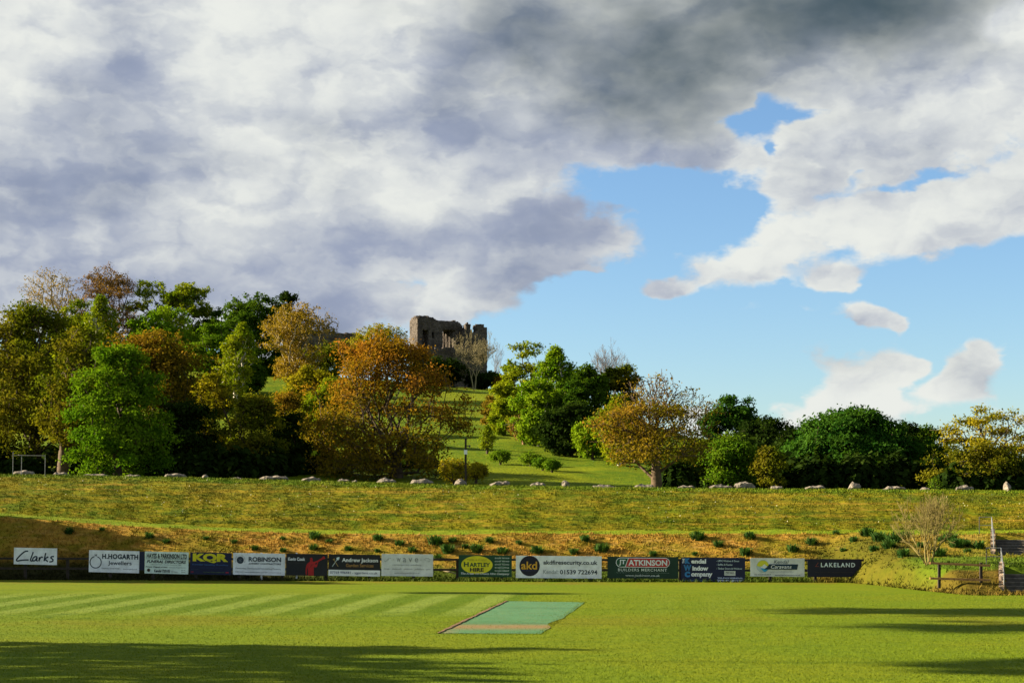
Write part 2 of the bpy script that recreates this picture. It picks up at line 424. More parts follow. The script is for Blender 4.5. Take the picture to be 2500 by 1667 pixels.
def hz(x, d): return float(height(np.array([x]), np.array([d]))[0])

def ground_hit(px, py, d0, d1):
    ds = np.arange(d0, d1, 0.05)
    X = (px - CX) * ds / F; z = height(X, ds)
    ys = HOR - (z - CAMZ) * F / ds
    k = np.argmax(ys <= py) if np.any(ys <= py) else len(ds) - 1
    return Vector((X[k], ds[k], z[k]))

def xs_cols():
    a = np.concatenate([np.arange(-34, 17, 0.34), np.arange(17, 24.5, 0.12), np.arange(24.6, 34.01, .34)])
    b = np.concatenate([np.arange(-210, -34, 4.0), a, np.arange(35, 211, 4.0)])
    return b
XS = xs_cols()
def strip(name, lo, hi, rows, mat, ncols=XS):
    t = np.linspace(0, 1, rows + 1)
    Dl = lo(ncols); Dh = hi(ncols)
    D = Dl[None, :] * (1 - t[:, None]) + Dh[None, :] * t[:, None]
    X = np.broadcast_to(ncols[None, :], D.shape)
    Z = height(X, D)
    V = np.stack([X, D, Z], -1).reshape(-1, 3)
    nc = len(ncols); i = np.arange(rows)[:, None] * nc + np.arange(nc - 1)[None, :]
    Fq = np.stack([i, i + 1, i + nc + 1, i + nc], -1).reshape(-1, 4)
    o = link(name, mesh_np(name, V, Fq, 4), mat, smooth=True)
    return tag(o, kind='structure')

pr = lambda k: (lambda X: profile(X)[k])
const = lambda v: (lambda X: np.full(len(X), float(v)))
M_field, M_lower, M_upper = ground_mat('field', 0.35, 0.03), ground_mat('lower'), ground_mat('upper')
M_terr, M_crest, M_hill = ground_mat('terrace', 0.4), ground_mat('crest', 0.5), ground_mat('hill', 0.8, 0.2)
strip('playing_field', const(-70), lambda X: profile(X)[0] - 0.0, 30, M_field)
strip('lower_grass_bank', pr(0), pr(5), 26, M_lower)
strip('grass_terrace', pr(5), pr(7), 6, M_terr)
strip('upper_grass_bank', pr(7), lambda X: profile(X)[9] - 0.9, 26, M_upper)
strip('bank_crest', lambda X: profile(X)[9] - 0.9, lambda X: profile(X)[9] + 6.0, 12, M_crest)
strip('castle_hill', lambda X: profile(X)[9] + 6.0, const(525), 150, M_hill)
gp = MB().poly([(-6000, -6000, -0.75), (6000, -6000, -0.75), (6000, 6000, -0.75), (-6000, 6000, -0.75)]).build('ground', M_hill)
tag(gp, kind='structure')

# ------------------------------------------------------------------ grass tufts on the banks
def blades(name, X, D, hmin, hmax, w, mat, label, per=3, lean=0.5):
    n = len(X); Z = height(X, D)
    X = np.repeat(X, per); D = np.repeat(D, per); Z = np.repeat(Z, per); n = len(X)
    a = rng.uniform(0, 2 * np.pi, n); h = rng.uniform(hmin, hmax, n); ww = w * rng.uniform(.6, 1.4, n)
    bx = X + rng.normal(0, .03, n); by = D + rng.normal(0, .03, n)
    lx = rng.normal(0, lean, n) * h; ly = rng.normal(-.15, lean, n) * h
    V = np.empty((n, 3, 3))
    V[:, 0] = np.stack([bx - np.cos(a) * ww, by - np.sin(a) * ww, Z - .015], -1)
    V[:, 1] = np.stack([bx + np.cos(a) * ww, by + np.sin(a) * ww, Z - .015], -1)
    V[:, 2] = np.stack([bx + lx, by + ly, Z + h], -1)
    o = link(name, mesh_np(name, V.reshape(-1, 3), np.arange(n * 3), 3), mat)
    return tag(o, label, 'grass', kind='stuff')

def zone_pts(n, k0, k1, x0, x1, pad0=0.0, pad1=0.0, clump=True):
    X = rng.uniform(x0, x1, n); pf = profile(X); a, b = pf[k0] + pad0, pf[k1] + pad1
    D = a + (b - a) * rng.uniform(0, 1, n)
    if clump:
        keep = vnoise(X * 1.1, D * 1.1, 11) + .6 * vnoise(X * 3.1, D * 3.1, 12) > rng.uniform(-.75, .55, n)
        X, D = X[keep], D[keep]
    return X, D
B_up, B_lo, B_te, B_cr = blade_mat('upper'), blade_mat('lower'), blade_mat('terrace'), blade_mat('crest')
blades('upper_bank_grass', *zone_pts(46000, 7, 9, -29, 29, 0, -.9), 0.03, 0.11, .016, B_up, 'rough yellow green grass tufts on the upper bank')
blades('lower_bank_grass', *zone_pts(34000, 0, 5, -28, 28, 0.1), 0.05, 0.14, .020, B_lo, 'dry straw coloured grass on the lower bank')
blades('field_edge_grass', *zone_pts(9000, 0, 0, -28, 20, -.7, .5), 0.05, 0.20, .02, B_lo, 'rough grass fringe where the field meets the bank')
blades('terrace_grass', *zone_pts(9000, 5, 7, -28, 28), 0.02, 0.06, .015, B_te, 'short bright green grass along the narrow terrace', 2)
blades('crest_grass', *zone_pts(18000, 9, 9, -31, 31, -1.0, 2.2, False), 0.04, 0.13, .018, B_cr, 'green grass fringe along the crest of the bank')

# ------------------------------------------------------------------ trees
def mst(pts, root, bf):
    """balanced minimum spanning tree: pts (n,3) joined to the trunk chain root (m,3)"""
    n, m = len(pts), len(root)
    P = np.concatenate([root, pts]); par = np.full(n + m, -1); plen = np.zeros(n + m)
    for i in range(1, m): par[i] = i - 1; plen[i] = plen[i - 1] + np.linalg.norm(root[i] - root[i - 1])
    best = np.full(n, 1e18); bp = np.zeros(n, int)
    def upd(j):
        c = np.linalg.norm(pts - P[j], axis=1) + bf * plen[j]
        k = c < best; best[k] = c[k]; bp[k] = j
    for i in range(m // 3, m): upd(i)
    done = np.zeros(n, bool)
    for _ in range(n):
        b = np.where(done, 1e19, best); i = int(np.argmin(b)); done[i] = True
        j = m + i; par[j] = bp[i]; plen[j] = plen[bp[i]] + np.linalg.norm(P[j] - P[bp[i]])
        upd(j)
    return P, par, plen

def tubes(P, par, rad, nmin):
    """frustums for every branch; thin ones get three sides"""
    ch = np.where(par >= 0)[0]
    Vs, Fs, off = [], [], 0
    for sides, lo, hi in ((8, 0.10, 99.), (5, 0.035, 0.10), (3, nmin, 0.035)):
        k = ch[(rad[ch] >= lo) & (rad[ch] < hi)]
        if not len(k): continue
        a, b = P[par[k]], P[k]; d = b - a; L = np.linalg.norm(d, axis=1, keepdims=True); d = d / np.maximum(L, 1e-6)
        up = np.where(np.abs(d[:, 2:3]) > .9, np.array([[1., 0, 0]]), np.array([[0, 0, 1.]]))
        u = np.cross(d, up); u /= np.linalg.norm(u, axis=1, keepdims=True); w = np.cross(d, u)
        an = np.arange(sides) * 2 * np.pi / sides
        cs = np.cos(an)[None, :, None] * u[:, None, :] + np.sin(an)[None, :, None] * w[:, None, :]
        ra = np.minimum(rad[par[k]], rad[k] * 1.45)[:, None, None]; rb = rad[k][:, None, None]
        A = a[:, None, :] + cs * ra; B = (b + d * np.minimum(.03 * L, rad[k][:, None] * .4))[:, None, :] + cs * rb
        V = np.concatenate([A, B], 1)
        base = off + np.arange(len(k))[:, None] * 2 * sides; j = np.arange(sides)[None, :]; j2 = (j + 1) % sides
        Fs.append(np.stack([base + j, base + j2, base + sides + j2, base + sides + j], -1).reshape(-1, 4))
        Vs.append(V.reshape(-1, 3)); off += len(k) * 2 * sides
    return np.concatenate(Vs), np.concatenate(Fs)

def leaf_quads(C, N, size, aspect=0.62):
    n = len(C)
    N = N / np.maximum(np.linalg.norm(N, axis=1, keepdims=True), 1e-6)
    r = rng.normal(0, 1, (n, 3)); T = np.cross(N, r); T /= np.maximum(np.linalg.norm(T, axis=1, keepdims=True), 1e-6)
    B = np.cross(N, T); s = size[:, None]
    V = np.stack([C - T * s, C + B * s * aspect + N * s * .12, C + T * s, C - B * s * aspect + N * s * .12], 1)
    return V.reshape(-1, 3), np.arange(4 * n).reshape(-1, 4)

def daisies():
    X, D = zone_pts(420, 7, 9, -28, 28, .3, -.8, False); keep = vnoise(X * .25, D * .25, 21) > -.12; X, D = X[keep], D[keep]
    C = np.stack([X, D, height(X, D) + rng.uniform(.08, .2, len(X))], -1)
    V, Fq = leaf_quads(C, rng.normal(0, .4, C.shape) + np.array([0, -.6, .6]), rng.uniform(.012, .026, len(X)), 1.0)
    o = link('bank_daisies', mesh_np('bank_daisies', V, Fq, 4), simple('petal_white', (.62, .58, .42), .8, .1))
    tag(o, 'tiny pale daisies scattered over the upper bank', 'flowers', kind='stuff')
daisies()
def field_pts(n):
    u = rng.uniform(0, 1, n); D = 32 * (66 / 32.) ** u; X = rng.uniform(-.33, .33, n) * D
    return X, D
B_fi = blade_mat('field')
blades('field_grass', *field_pts(210000), 0.012, 0.032, .009, B_fi, 'short mown grass of the playing field', 1, .7)

def crown_points(n, rx, ry, z0, z1, K, shape, lobe, rs, skew=(0, 0)):
    zc, rz = (z0 + z1) / 2, (z1 - z0) / 2; hh = z1 - z0
    if shape in ('dome', 'oval', 'layer'):
        K = int(K * 1.35)
        k = np.arange(K); ph = k * 2.39996 + rs.uniform(0, 6.28) + rs.normal(0, .25, K)
        u = np.clip((k + .5) / K + rs.normal(0, .04, K), 0.02, .98)
        if shape == 'oval': w = np.where(u > .42, np.sqrt(np.maximum(.03, 1 - ((u - .42) / .60) ** 2)), .55 + .45 * u / .42)
        else: w = np.where(u > .34, np.sqrt(np.maximum(.03, 1 - ((u - .34) / .68) ** 2)), .80 + .20 * u / .34)
        R = .88 * lobe * min(rx, hh * .6) * np.exp(rs.normal(0, .42, K))
        wr = np.maximum(w * rs.uniform(.80, 1.10, K) - R / rx * .9, .05)
        inner = rs.uniform(0, 1, K) < .16; wr = np.where(inner, wr * .45, wr)
        Lc = np.stack([np.cos(ph) * wr * rx, np.sin(ph) * wr * ry, z0 + u * (hh - R * .8)], -1)
        Lc[:, 0] += skew[0] * (Lc[:, 2] - zc)
        pw = R ** 2; i = rs.choice(K, n, p=pw / pw.sum())
        dv = rs.normal(0, 1, (n, 3)); dv /= np.linalg.norm(dv, axis=1, keepdims=True)
        dv[:, 2] = np.where(dv[:, 2] < -0.1, -dv[:, 2] * rs.uniform(-.5, 1, n), dv[:, 2])
        if shape == 'layer': dv[:, 2] *= 0.40
        pts = Lc[i] + dv * (R[i] * rs.uniform(.12, 1, n) ** .42)[:, None] * np.array([1.12, 1.12, .80])
        m = int(n * .12)
        pts[:m] = np.stack([rs.normal(0, rx * .40, m), rs.normal(0, ry * .40, m), z0 + rs.uniform(.1, .8, m) * hh], -1)
        m2 = int(n * .07)      # loose shoots that break the outline
        pts[-m2:] += (pts[-m2:] - np.array([0, 0, zc])) * rs.uniform(.03, .11, m2)[:, None]
    elif shape == 'fan':       # vase of upright limbs, widest near the top
        u = rs.uniform(0, 1, n) ** .75; ph = rs.uniform(0, 6.28, n); rr = np.sqrt(rs.uniform(0, 1, n))
        w = 0.10 + 0.95 * np.sin(np.pi * np.clip(u * .62 + .05, 0, 1)) ** 1.1
        top = 1 - .22 * rr ** 2
        pts = np.stack([np.cos(ph) * rr * w * rx, np.sin(ph) * rr * w * ry, z0 + (z1 - z0) * u * top], -1)
    elif shape == 'ball':
        dv = rs.normal(0, 1, (n, 3)); dv /= np.linalg.norm(dv, axis=1, keepdims=True)
        pts = dv * (rs.uniform(0, 1, n) ** .42)[:, None] * np.array([rx, ry, rz]) + np.array([0, 0, zc])
        pts[:, 2] += 0.10 * rz * np.sin(pts[:, 0] / rx * 7 + 1) * np.cos(pts[:, 1] / ry * 5)
    elif shape == 'spire':
        u = rs.uniform(0, 1, n) ** .8; ph = rs.uniform(0, 6.28, n); rr = rs.uniform(0, 1, n) ** .5
        w = np.sin(np.pi * np.clip(0.12 + .88 * u, 0, 1)) ** .8 * (1 + .25 * np.sin(u * 19 + ph * 2))
        pts = np.stack([np.cos(ph) * rr * w * rx, np.sin(ph) * rr * w * ry, z0 + (z1 - z0) * u], -1)
    if skew[1]: pts[:, 0] += skew[1] * (pts[:, 2] - z0)
    return pts

MB_bark = simple('bark_dark', (0.060, 0.042, 0.026), 0.9, .35, 3.0, .6)
MB_warm = simple('bark_warm', (0.075, 0.048, 0.026), 0.9, .35, 3.0, .6)
MB_pale = simple('bark_pale', (0.270, 0.215, 0.125), 0.9, .3, 3.0, .4)
MB_olive = simple('bark_olive', (0.190, 0.160, 0.075), 0.9, .3, 3.0)
MB_birch = simple('bark_birch', (0.42, 0.38, 0.30), 0.8, .4, 5.0, .3)
MB_grey = simple('twig_grey', (0.150, 0.130, 0.125), 0.9, .25, 4.0)
MB_pink = simple('twig_red', (0.230, 0.110, 0.070), 0.9, .25, 4.0)

L = {
 'olive':   leaf_mat('leaf_olive', (0.050, 0.072, 0.005), (0.125, 0.140, 0.008), (0.140, 0.110, 0.010)),
 'green':   leaf_mat('leaf_green', (0.045, 0.105, 0.006), (0.110, 0.175, 0.010)),
 'bright':  leaf_mat('leaf_bright', (0.070, 0.150, 0.006), (0.165, 0.235, 0.010)),
 'birch':   leaf_mat('leaf_birch', (0.095, 0.150, 0.006), (0.210, 0.230, 0.010)),
 'dark':    leaf_mat('leaf_dark', (0.022, 0.055, 0.005), (0.065, 0.110, 0.008)),
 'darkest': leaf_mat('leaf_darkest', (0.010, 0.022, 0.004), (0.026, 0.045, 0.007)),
 'brown':   leaf_mat('leaf_brown', (0.095, 0.080, 0.006), (0.185, 0.130, 0.010), (0.225, 0.115, 0.016), low=(9.0, 13.0, (0.050, 0.070, 0.005), (0.120, 0.115, 0.008))),
 'orange':  leaf_mat('leaf_orange', (0.150, 0.100, 0.006), (0.290, 0.135, 0.014), (0.340, 0.130, 0.028), nscale=.35, low=(8.0, 13.5, (0.085, 0.085, 0.006), (0.200, 0.145, 0.010))),
 'yellow':  leaf_mat('leaf_yellow', (0.140, 0.145, 0.006), (0.260, 0.205, 0.012)),
 'straw':   leaf_mat('leaf_straw', (0.150, 0.110, 0.012), (0.260, 0.165, 0.022)),
 'red':     leaf_mat('leaf_red', (0.115, 0.070, 0.020), (0.190, 0.100, 0.030)),
 'deep':    leaf_mat('leaf_deep', (0.012, 0.048, 0.006), (0.042, 0.098, 0.011)),
 'maple':   leaf_mat('leaf_maple', (0.050, 0.115, 0.005), (0.115, 0.185, 0.009)),
 'rusty':   leaf_mat('leaf_rusty', (0.110, 0.105, 0.006), (0.210, 0.140, 0.012), (0.220, 0.115, 0.016)),
}

def bare_tree(name, label, px, hw, ytop, d, bark, seed, stems=1, group=None, clear=.25, r0=.16, levels=6, lean=.32, leaf=None, per=0, size=.06, cat='tree', spread=.5, gz=None):
    """leafless tree: every limb forks again and again, growing upward and outward"""
    rs = random.Random(seed); X = (px - CX) * d / F; g = hz(X, d) if gz is None else gz
    H = CAMZ + (HOR - ytop) * d / F - g; rx = hw * d / F
    P, par, rad = [], [], []
    def node(p, q, r): P.append(tuple(p)); par.append(q); rad.append(r); return len(P) - 1
    def grow(i, p, dv, ln, r, lev):
        n = 3 if lev < 3 else 2; cur = i
        for k in range(n):
            dv = (dv + Vector((rs.gauss(0, .12), rs.gauss(0, .12), rs.gauss(.05, .08)))).normalized()
            p = p + dv * (ln / n); r2 = r * (1 - .22 * (k + 1) / n); cur = node(p, cur, max(r2, .0045 * (1 + d / 160)))
            if lev >= 2 and rs.random() < .55:
                sd = (dv + Vector((rs.gauss(0, .7), rs.gauss(0, .7), rs.gauss(.1, .3)))).normalized()
                if lev < levels - 1: grow(cur, p, sd, ln * .6, r2 * .5, lev + 2)
        if lev >= levels: return
        for k in range(rs.choice((2, 2, 3)) if lev else 3):
            sd = (dv + Vector((rs.gauss(0, spread), rs.gauss(0, spread), rs.gauss(.05, .22)))).normalized()
            grow(cur, p, sd, ln * rs.uniform(.66, .9), r2 * .68, lev + 1)
    for s_ in range(stems):
        a = 6.28 * s_ / stems + rs.random(); o = Vector((math.cos(a), math.sin(a), 0)) * r0 * .9 * (stems > 1)
        i = node(o - Vector((0, 0, .25)), -1, r0 * 1.3)
        grow(i, o - Vector((0, 0, .25)), Vector((math.cos(a) * lean, math.sin(a) * lean, 1)).normalized(), H * clear, r0, 0)
    P = np.array(P); par = np.array(par); rad = np.array(rad)
    P[:, 2] *= H / P[:, 2].max(); P[:, 2] = np.maximum(P[:, 2], -.25)
    q = np.quantile(np.abs(P[:, 0]), .985); P[:, :2] *= rx / q
    root = empty(name, (X, d, g), label, cat, group)
    V, Fq = tubes(P, par, rad, 0.0)
    link('trunk', mesh_np('trunk', V, Fq, 4), bark, root, smooth=True)
    if leaf:
        k = rad < np.quantile(rad, .6); c = np.repeat(P[k], per, 0); c = c + rng.normal(0, size * 1.6, c.shape)
        c = c[c[:, 2] > H * .18]
        V, Fq = leaf_quads(c, rng.normal(0, 1, c.shape) + np.array([0, 0, .3]), size * rng.uniform(.5, 1.2, len(c)), .4)
        link('crown', mesh_np('crown', V, Fq, 4), L[leaf], root)
    return root

def tree(name, label, base, cx, hw, ytop, ybot, d, leaf, bark=None, shape='dome', n=420, per=34, size=None, spread=1.0, K=16, lobe=.36,
         trunk=None, bf=.35, seed=1, fork=None, tipr=.012, stems=1, group=None, cat='tree', lean=0.0, ryf=.9, skew=(0, 0), flat=.75, leafp=None, z_off=0.0):
    rs = np.random.default_rng(seed)
    bx = (base - CX) * d / F; gz = hz(bx, d) + z_off
    sc = d / F
    H = CAMZ + (HOR - ytop) * sc - gz; z0 = max(0.25, CAMZ + (HOR - ybot) * sc - gz)
    rx = hw * sc; ox = (cx - base) * sc
    size = size if size is not None else 0.0011 * d + .055
    root = empty(name, (bx, d, gz), label, cat, group)
    pts = crown_points(n, rx, rx * ryf, z0, H, K, shape, lobe, rs, skew)
    pts[:, 0] += ox
    qx = np.quantile(np.abs(pts[:, 0] - ox), .97); pts[:, 0] = ox + (pts[:, 0] - ox) * np.clip(rx * .97 / max(qx, .1), .8, 1.6)
    top = pts[:, 2].max(); pts[:, 2] = np.where(pts[:, 2] > z0, z0 + (pts[:, 2] - z0) * (H - z0 - size * .5) / max(top - z0, .1), pts[:, 2])
    ground = height(pts[:, 0] + bx, pts[:, 1] + d) - gz + .15
    pts[:, 2] = np.maximum(pts[:, 2], ground)
    fk = (fork if fork is not None else max(z0 * .9, H * .16))
    trunk = trunk if trunk is not None else H * .022 + .06
    Vt, Ft, off = [], [], 0
    Pall, allrad = [], []
    for s in range(stems):
        m = 7; tt = np.linspace(0, 1, m)
        o = rs.normal(0, trunk * 1.6, 2) if stems > 1 else np.zeros(2)
        ch = np.stack([o[0] + tt * (ox * .35 + lean) * fk / max(H, 1) * 1.6 + rs.normal(0, trunk * .10, m) * tt, o[1] + rs.normal(0, trunk * .10, m) * tt, -.25 + tt * (fk + .25)], -1)
        sub = pts[s::stems]
        P, par, plen = mst(sub, ch, bf)
        # sag long segments into gentle curves
        tips = np.ones(len(P)); order = np.argsort(-plen)
        isleaf = np.ones(len(P), bool); isleaf[par[par >= 0]] = False
        cnt = isleaf.astype(float)
        for i in order:
            if par[i] >= 0: cnt[par[i]] += cnt[i]
        rad = tipr + (trunk / math.sqrt(stems) - tipr) * (cnt / max(cnt.max(), 1)) ** .62
        rad[:m] *= np.linspace(1.25, 1.0, m); rad[0] *= 1.35
        el = np.linalg.norm(P - P[np.maximum(par, 0)], axis=1)
        bad = isleaf & (el > max(.10 * H, .9)); bad[:m] = False      # no single shoots far outside the crown
        rad = np.where(bad, 0.0, rad)
        V, Fq = tubes(P, par, rad, 0.001)
        Vt.append(V); Ft.append(Fq + off); off += len(V)
        Pall.append(P[m:][~bad[m:]]); allrad.append(rad[m:][~bad[m:]])
    V, Fq = np.concatenate(Vt), np.concatenate(Ft)
    link('trunk', mesh_np('trunk', V, Fq, 4), bark or MB_bark, root, smooth=True)
    if per > 0 and leaf is not None:
        P = np.concatenate(Pall); rad = np.concatenate(allrad)
        w = rad < np.quantile(rad, .93)
        P = P[w]
        if leafp is not None: P = P[rs.uniform(0, 1, len(P)) < leafp(P, rx, H, ox)]
        c = np.repeat(P, int(per * 1.18), 0); k = len(c)
        sp = spread * (0.20 + 0.036 * rx)
        c = c + rs.normal(0, 1, (k, 3)) * np.array([sp, sp, sp * flat])
        ctr = np.array([ox, 0, z0 + (H - z0) * .35])
        outw = c - ctr; outw /= np.maximum(np.linalg.norm(outw, axis=1, keepdims=True), .1)
        N = rs.normal(0, .75, (k, 3)) + outw * .7 + np.array([0, 0, .35])
        s = size * .62 * rs.uniform(.40, 1.3, k)
        gl = height(c[:, 0] + bx, c[:, 1] + d) - gz + .05
        ok = c[:, 2] > gl
        V, Fq = leaf_quads(c[ok], N[ok], s[ok])
        link('crown', mesh_np('crown', V, Fq, 4), L[leaf], root)
    return root

def dist(px, row): return float(ground_hit(px, row, 104, 285).y)
G1, G2, G3, G4 = 'trees at the foot of the hill', 'trees on the left of the hill', 'trees on the right of the hill', 'shrubs on the grass slope'
# --- on the hill, far to near; numbers are photo columns and rows
tree('bare_tree', 'spreading sparse tree with thin yellowish leaves, highest at the far left skyline', 150, 130, 75, 655, 800, 252, 'straw', MB_pale, 'dome', 700, 5, .22, .8, seed=11, group=G2, tipr=.02, skew=(-.15, 0))
tree('copper_tree', 'reddish brown domed tree, tallest on the left skyline', 265, 262, 92, 645, 830, 250, 'red', MB_bark, 'dome', 900, 15, .22, .7, K=14, seed=12, group=G2, tipr=.022)
tree('light_green_tree', 'loose green tree with sky gaps right of the copper tree', 370, 372, 62, 684, 840, 252, 'birch', MB_bark, 'dome', 360, 24, .28, .75, K=11, lobe=.34, seed=13, group=G2)
tree('clumped_tree', 'green tree with cushion-like foliage tiers against the sky', 455, 458, 66, 690, 850, 248, 'birch', MB_bark, 'dome', 420, 36, .28, .7, K=10, lobe=.40, seed=14, group=G2)
tree('small_dark_tree', 'small dark green tree left of the big dark dome', 520, 525, 38, 752, 860, 246, 'dark', MB_bark, 'dome', 200, 30, .30, .8, K=8, seed=15, group=G2)
tree('dark_domed_tree', 'broad dark green domed tree on the left skyline', 622, 616, 100, 720, 905, 240, 'dark', MB_bark, 'dome', 620, 46, .30, .75, K=22, lobe=.33, seed=16, group=G2)
tree('dark_round_tree', 'very dark round tree top behind the dark dome', 700, 700, 46, 713, 850, 262, 'darkest', MB_bark, 'dome', 320, 40, .32, .8, K=12, seed=17, group=G2)
tree('yellow_brown_tree', 'sparse yellow-brown tree with bare twig tips left of the low wall', 728, 726, 78, 738, 925, 215, 'straw', MB_pale, 'oval', 950, 14, .22, .8, K=14, seed=18, group=G2, tipr=.02)
tree('wall_ivy_bush', 'dark olive ivy bush growing under the low ruined wall', 825, 815, 82, 832, 940, 258, 'olive', MB_bark, 'ball', 380, 34, .28, .8, seed=19, group=G2, cat='bush')
tree('yellow_green_bush', 'yellow-green bush on the ridge left of the castle', 925, 925, 62, 790, 880, 268, 'yellow', MB_pale, 'ball', 420, 26, .24, .8, seed=20, group=G2, cat='bush')
tree('birch_tree', 'pale green birch below the copper tree', 245, 246, 46, 722, 900, 205, 'birch', MB_birch, 'spire', 420, 26, .22, .75, seed=21, group=G2)
tree('light_tree', 'light green tree left of the birch, under the skyline trees', 195, 190, 50, 735, 900, 210, 'birch', MB_bark, 'oval', 380, 28, .24, .8, K=10, seed=22, group=G2)
tree('mid_green_tree', 'fresh green rounded tree under the cushion-tiered tree', 400, 400, 88, 750, 920, 205, 'bright', MB_bark, 'dome', 520, 38, .24, .8, K=18, lobe=.34, seed=23, group=G2)
tree('shady_green_tree', 'shaded green tree between the brown crown and the dark dome', 520, 518, 52, 790, 960, 200, 'green', MB_bark, 'oval', 380, 34, .25, .8, K=12, seed=24, group=G2)
tree('slim_birch', 'slim light green birch in front of the dark dome', 575, 572, 46, 790, 960, 195, 'birch', MB_birch, 'spire', 460, 26, .22, .7, seed=25, group=G2, skew=(0, .12))
tree('dark_hedge_bush', 'dark green bush beside the small lit meadow', 610, 612, 34, 880, 960, 205, 'dark', MB_bark, 'ball', 220, 34, .25, .7, seed=26, group=G2, cat='bush')
tree('meadow_bramble', 'blue-green bramble at the top edge of the small lit meadow', 645, 645, 40, 880, 912, 240, 'deep', MB_bark, 'ball', 150, 30, .24, .7, seed=27, group=G2, cat='bush')
tree('olive_shrub', 'olive yellow shrub left of the orange tree, higher one', 758, 758, 60, 895, 1050, 172, 'yellow', MB_bark, 'oval', 420, 30, .22, .8, K=12, seed=28, group=G2, cat='shrub')
tree('rusty_shrub', 'rust tinged shrub between meadow and orange tree', 700, 700, 42, 958, 1080, 158, 'brown', MB_bark, 'oval', 360, 28, .22, .8, K=10, seed=29, group=G2, cat='shrub')
tree('green_shrub', 'bright green shrub close behind the left edge of orange tree', 800, 800, 46, 925, 1080, 160, 'birch', MB_bark, 'oval', 320, 28, .22, .8, K=10, seed=30, group=G2, cat='shrub')
# --- around the castle
bare_tree('castle_bare_tree', 'pale leafless tree with two stems in front of the ruin', 1157, 52, 795, 258, MB_olive, 31, 2, G3, .17, .13, 7, .10)
bare_tree('thin_bare_tree', 'thin leafless tree peeping out right of the ruin', 1205, 24, 835, 300, MB_grey, 32, 1, G3, .2, .14, 5)
tree('ivy_bush', 'dark ivy covered bush at the foot of the ruin', 1080, 1068, 62, 872, 965, 262, 'darkest', MB_bark, 'ball', 460, 40, .30, .8, seed=33, group=G3, cat='bush')
tree('dark_bush', 'dark bush right of the pale leafless tree', 1190, 1186, 44, 908, 968, 264, 'darkest', MB_bark, 'ball', 340, 36, .28, .8, seed=34, group=G3, cat='bush')
tree('rust_bush', 'rust brown bush on the skyline right of the ruin', 1228, 1228, 26, 918, 972, 262, 'brown', MB_bark, 'ball', 180, 26, .22, .7, seed=35, group=G3, cat='bush')
# --- right-hand belt on the hill
tree('oak_sapling', 'tall green tree first on the skyline right of the ruin', 1295, 1290, 58, 833, 1020, dist(1295, 1022), 'birch', MB_bark, 'oval', 420, 26, .24, .75, K=12, seed=36, group=G3)
tree('tall_birch', 'drooping light green birch, second on the skyline right of ruin', 1362, 1356, 54, 850, 1073, dist(1362, 1075), 'bright', MB_birch, 'spire', 620, 28, .22, .8, seed=37, group=G3)
tree('dark_alder', 'dark green tree below the tall leafless tree', 1432, 1432, 56, 893, 1098, dist(1432, 1100), 'dark', MB_bark, 'oval', 560, 40, .25, .8, K=16, seed=38, group=G3)
bare_tree('tall_bare_tree', 'tall grey leafless tree, thin twigs against blue sky', 1484, 58, 822, dist(1484, 1062), MB_grey, 39, 2, G3, .27, .14, 7, .12)
tree('olive_tree', 'olive green tree right below the tall leafless tree', 1515, 1515, 46, 893, 1083, dist(1515, 1085), 'olive', MB_bark, 'oval', 420, 32, .24, .8, K=12, seed=40, group=G3)
tree('yellow_green_tree', 'yellow-green bushy tree nearest the grass slope', 1262, 1258, 52, 905, 1050, dist(1262, 1052), 'birch', MB_bark, 'dome', 420, 32, .23, .8, K=14, seed=41, group=G3)
tree('front_birch', 'mid green tree with pale stem in the middle of right belt', 1315, 1312, 62, 930, 1088, dist(1315, 1090), 'bright', MB_birch, 'oval', 620, 32, .22, .8, K=16, seed=42, group=G3)
tree('dark_understorey', 'dark tree in deep shade left of the light green bush', 1395, 1390, 62, 985, 1111, dist(1395, 1113), 'darkest', MB_bark, 'oval', 460, 40, .24, .8, K=14, seed=43, group=G3)
tree('tan_small_tree', 'small tan leaved tree at left end of the right belt', 1197, 1197, 24, 968, 1040, dist(1197, 1042), 'straw', MB_bark, 'oval', 240, 22, .2, .7, K=8, seed=44, group=G3)
tree('lime_small_tree', 'small lime green tree beside the tan leaved one', 1232, 1230, 30, 975, 1060, dist(1232, 1062), 'birch', MB_bark, 'oval', 280, 28, .22, .7, K=9, seed=45, group=G3)
tree('red_twig_bush', 'reddish twiggy bush at the lower edge of right belt', 1278, 1278, 36, 1008, 1083, dist(1278, 1085), 'straw', MB_pink, 'fan', 600, 3, .15, .6, seed=46, group=G3, cat='bush', tipr=.014)
tree('lime_bush', 'bright lime bush standing alone at the foot of the right belt', 1447, 1447, 38, 1022, 1120, dist(1447, 1122), 'bright', MB_bark, 'ball', 420, 34, .2, .8, seed=47, group=G3, cat='bush')
tree('lime_birch', 'light green birch between the lime bush and big bare tree', 1512, 1512, 44, 968, 1133, dist(1512, 1135), 'birch', MB_birch, 'spire', 480, 30, .2, .8, seed=48, group=G3)
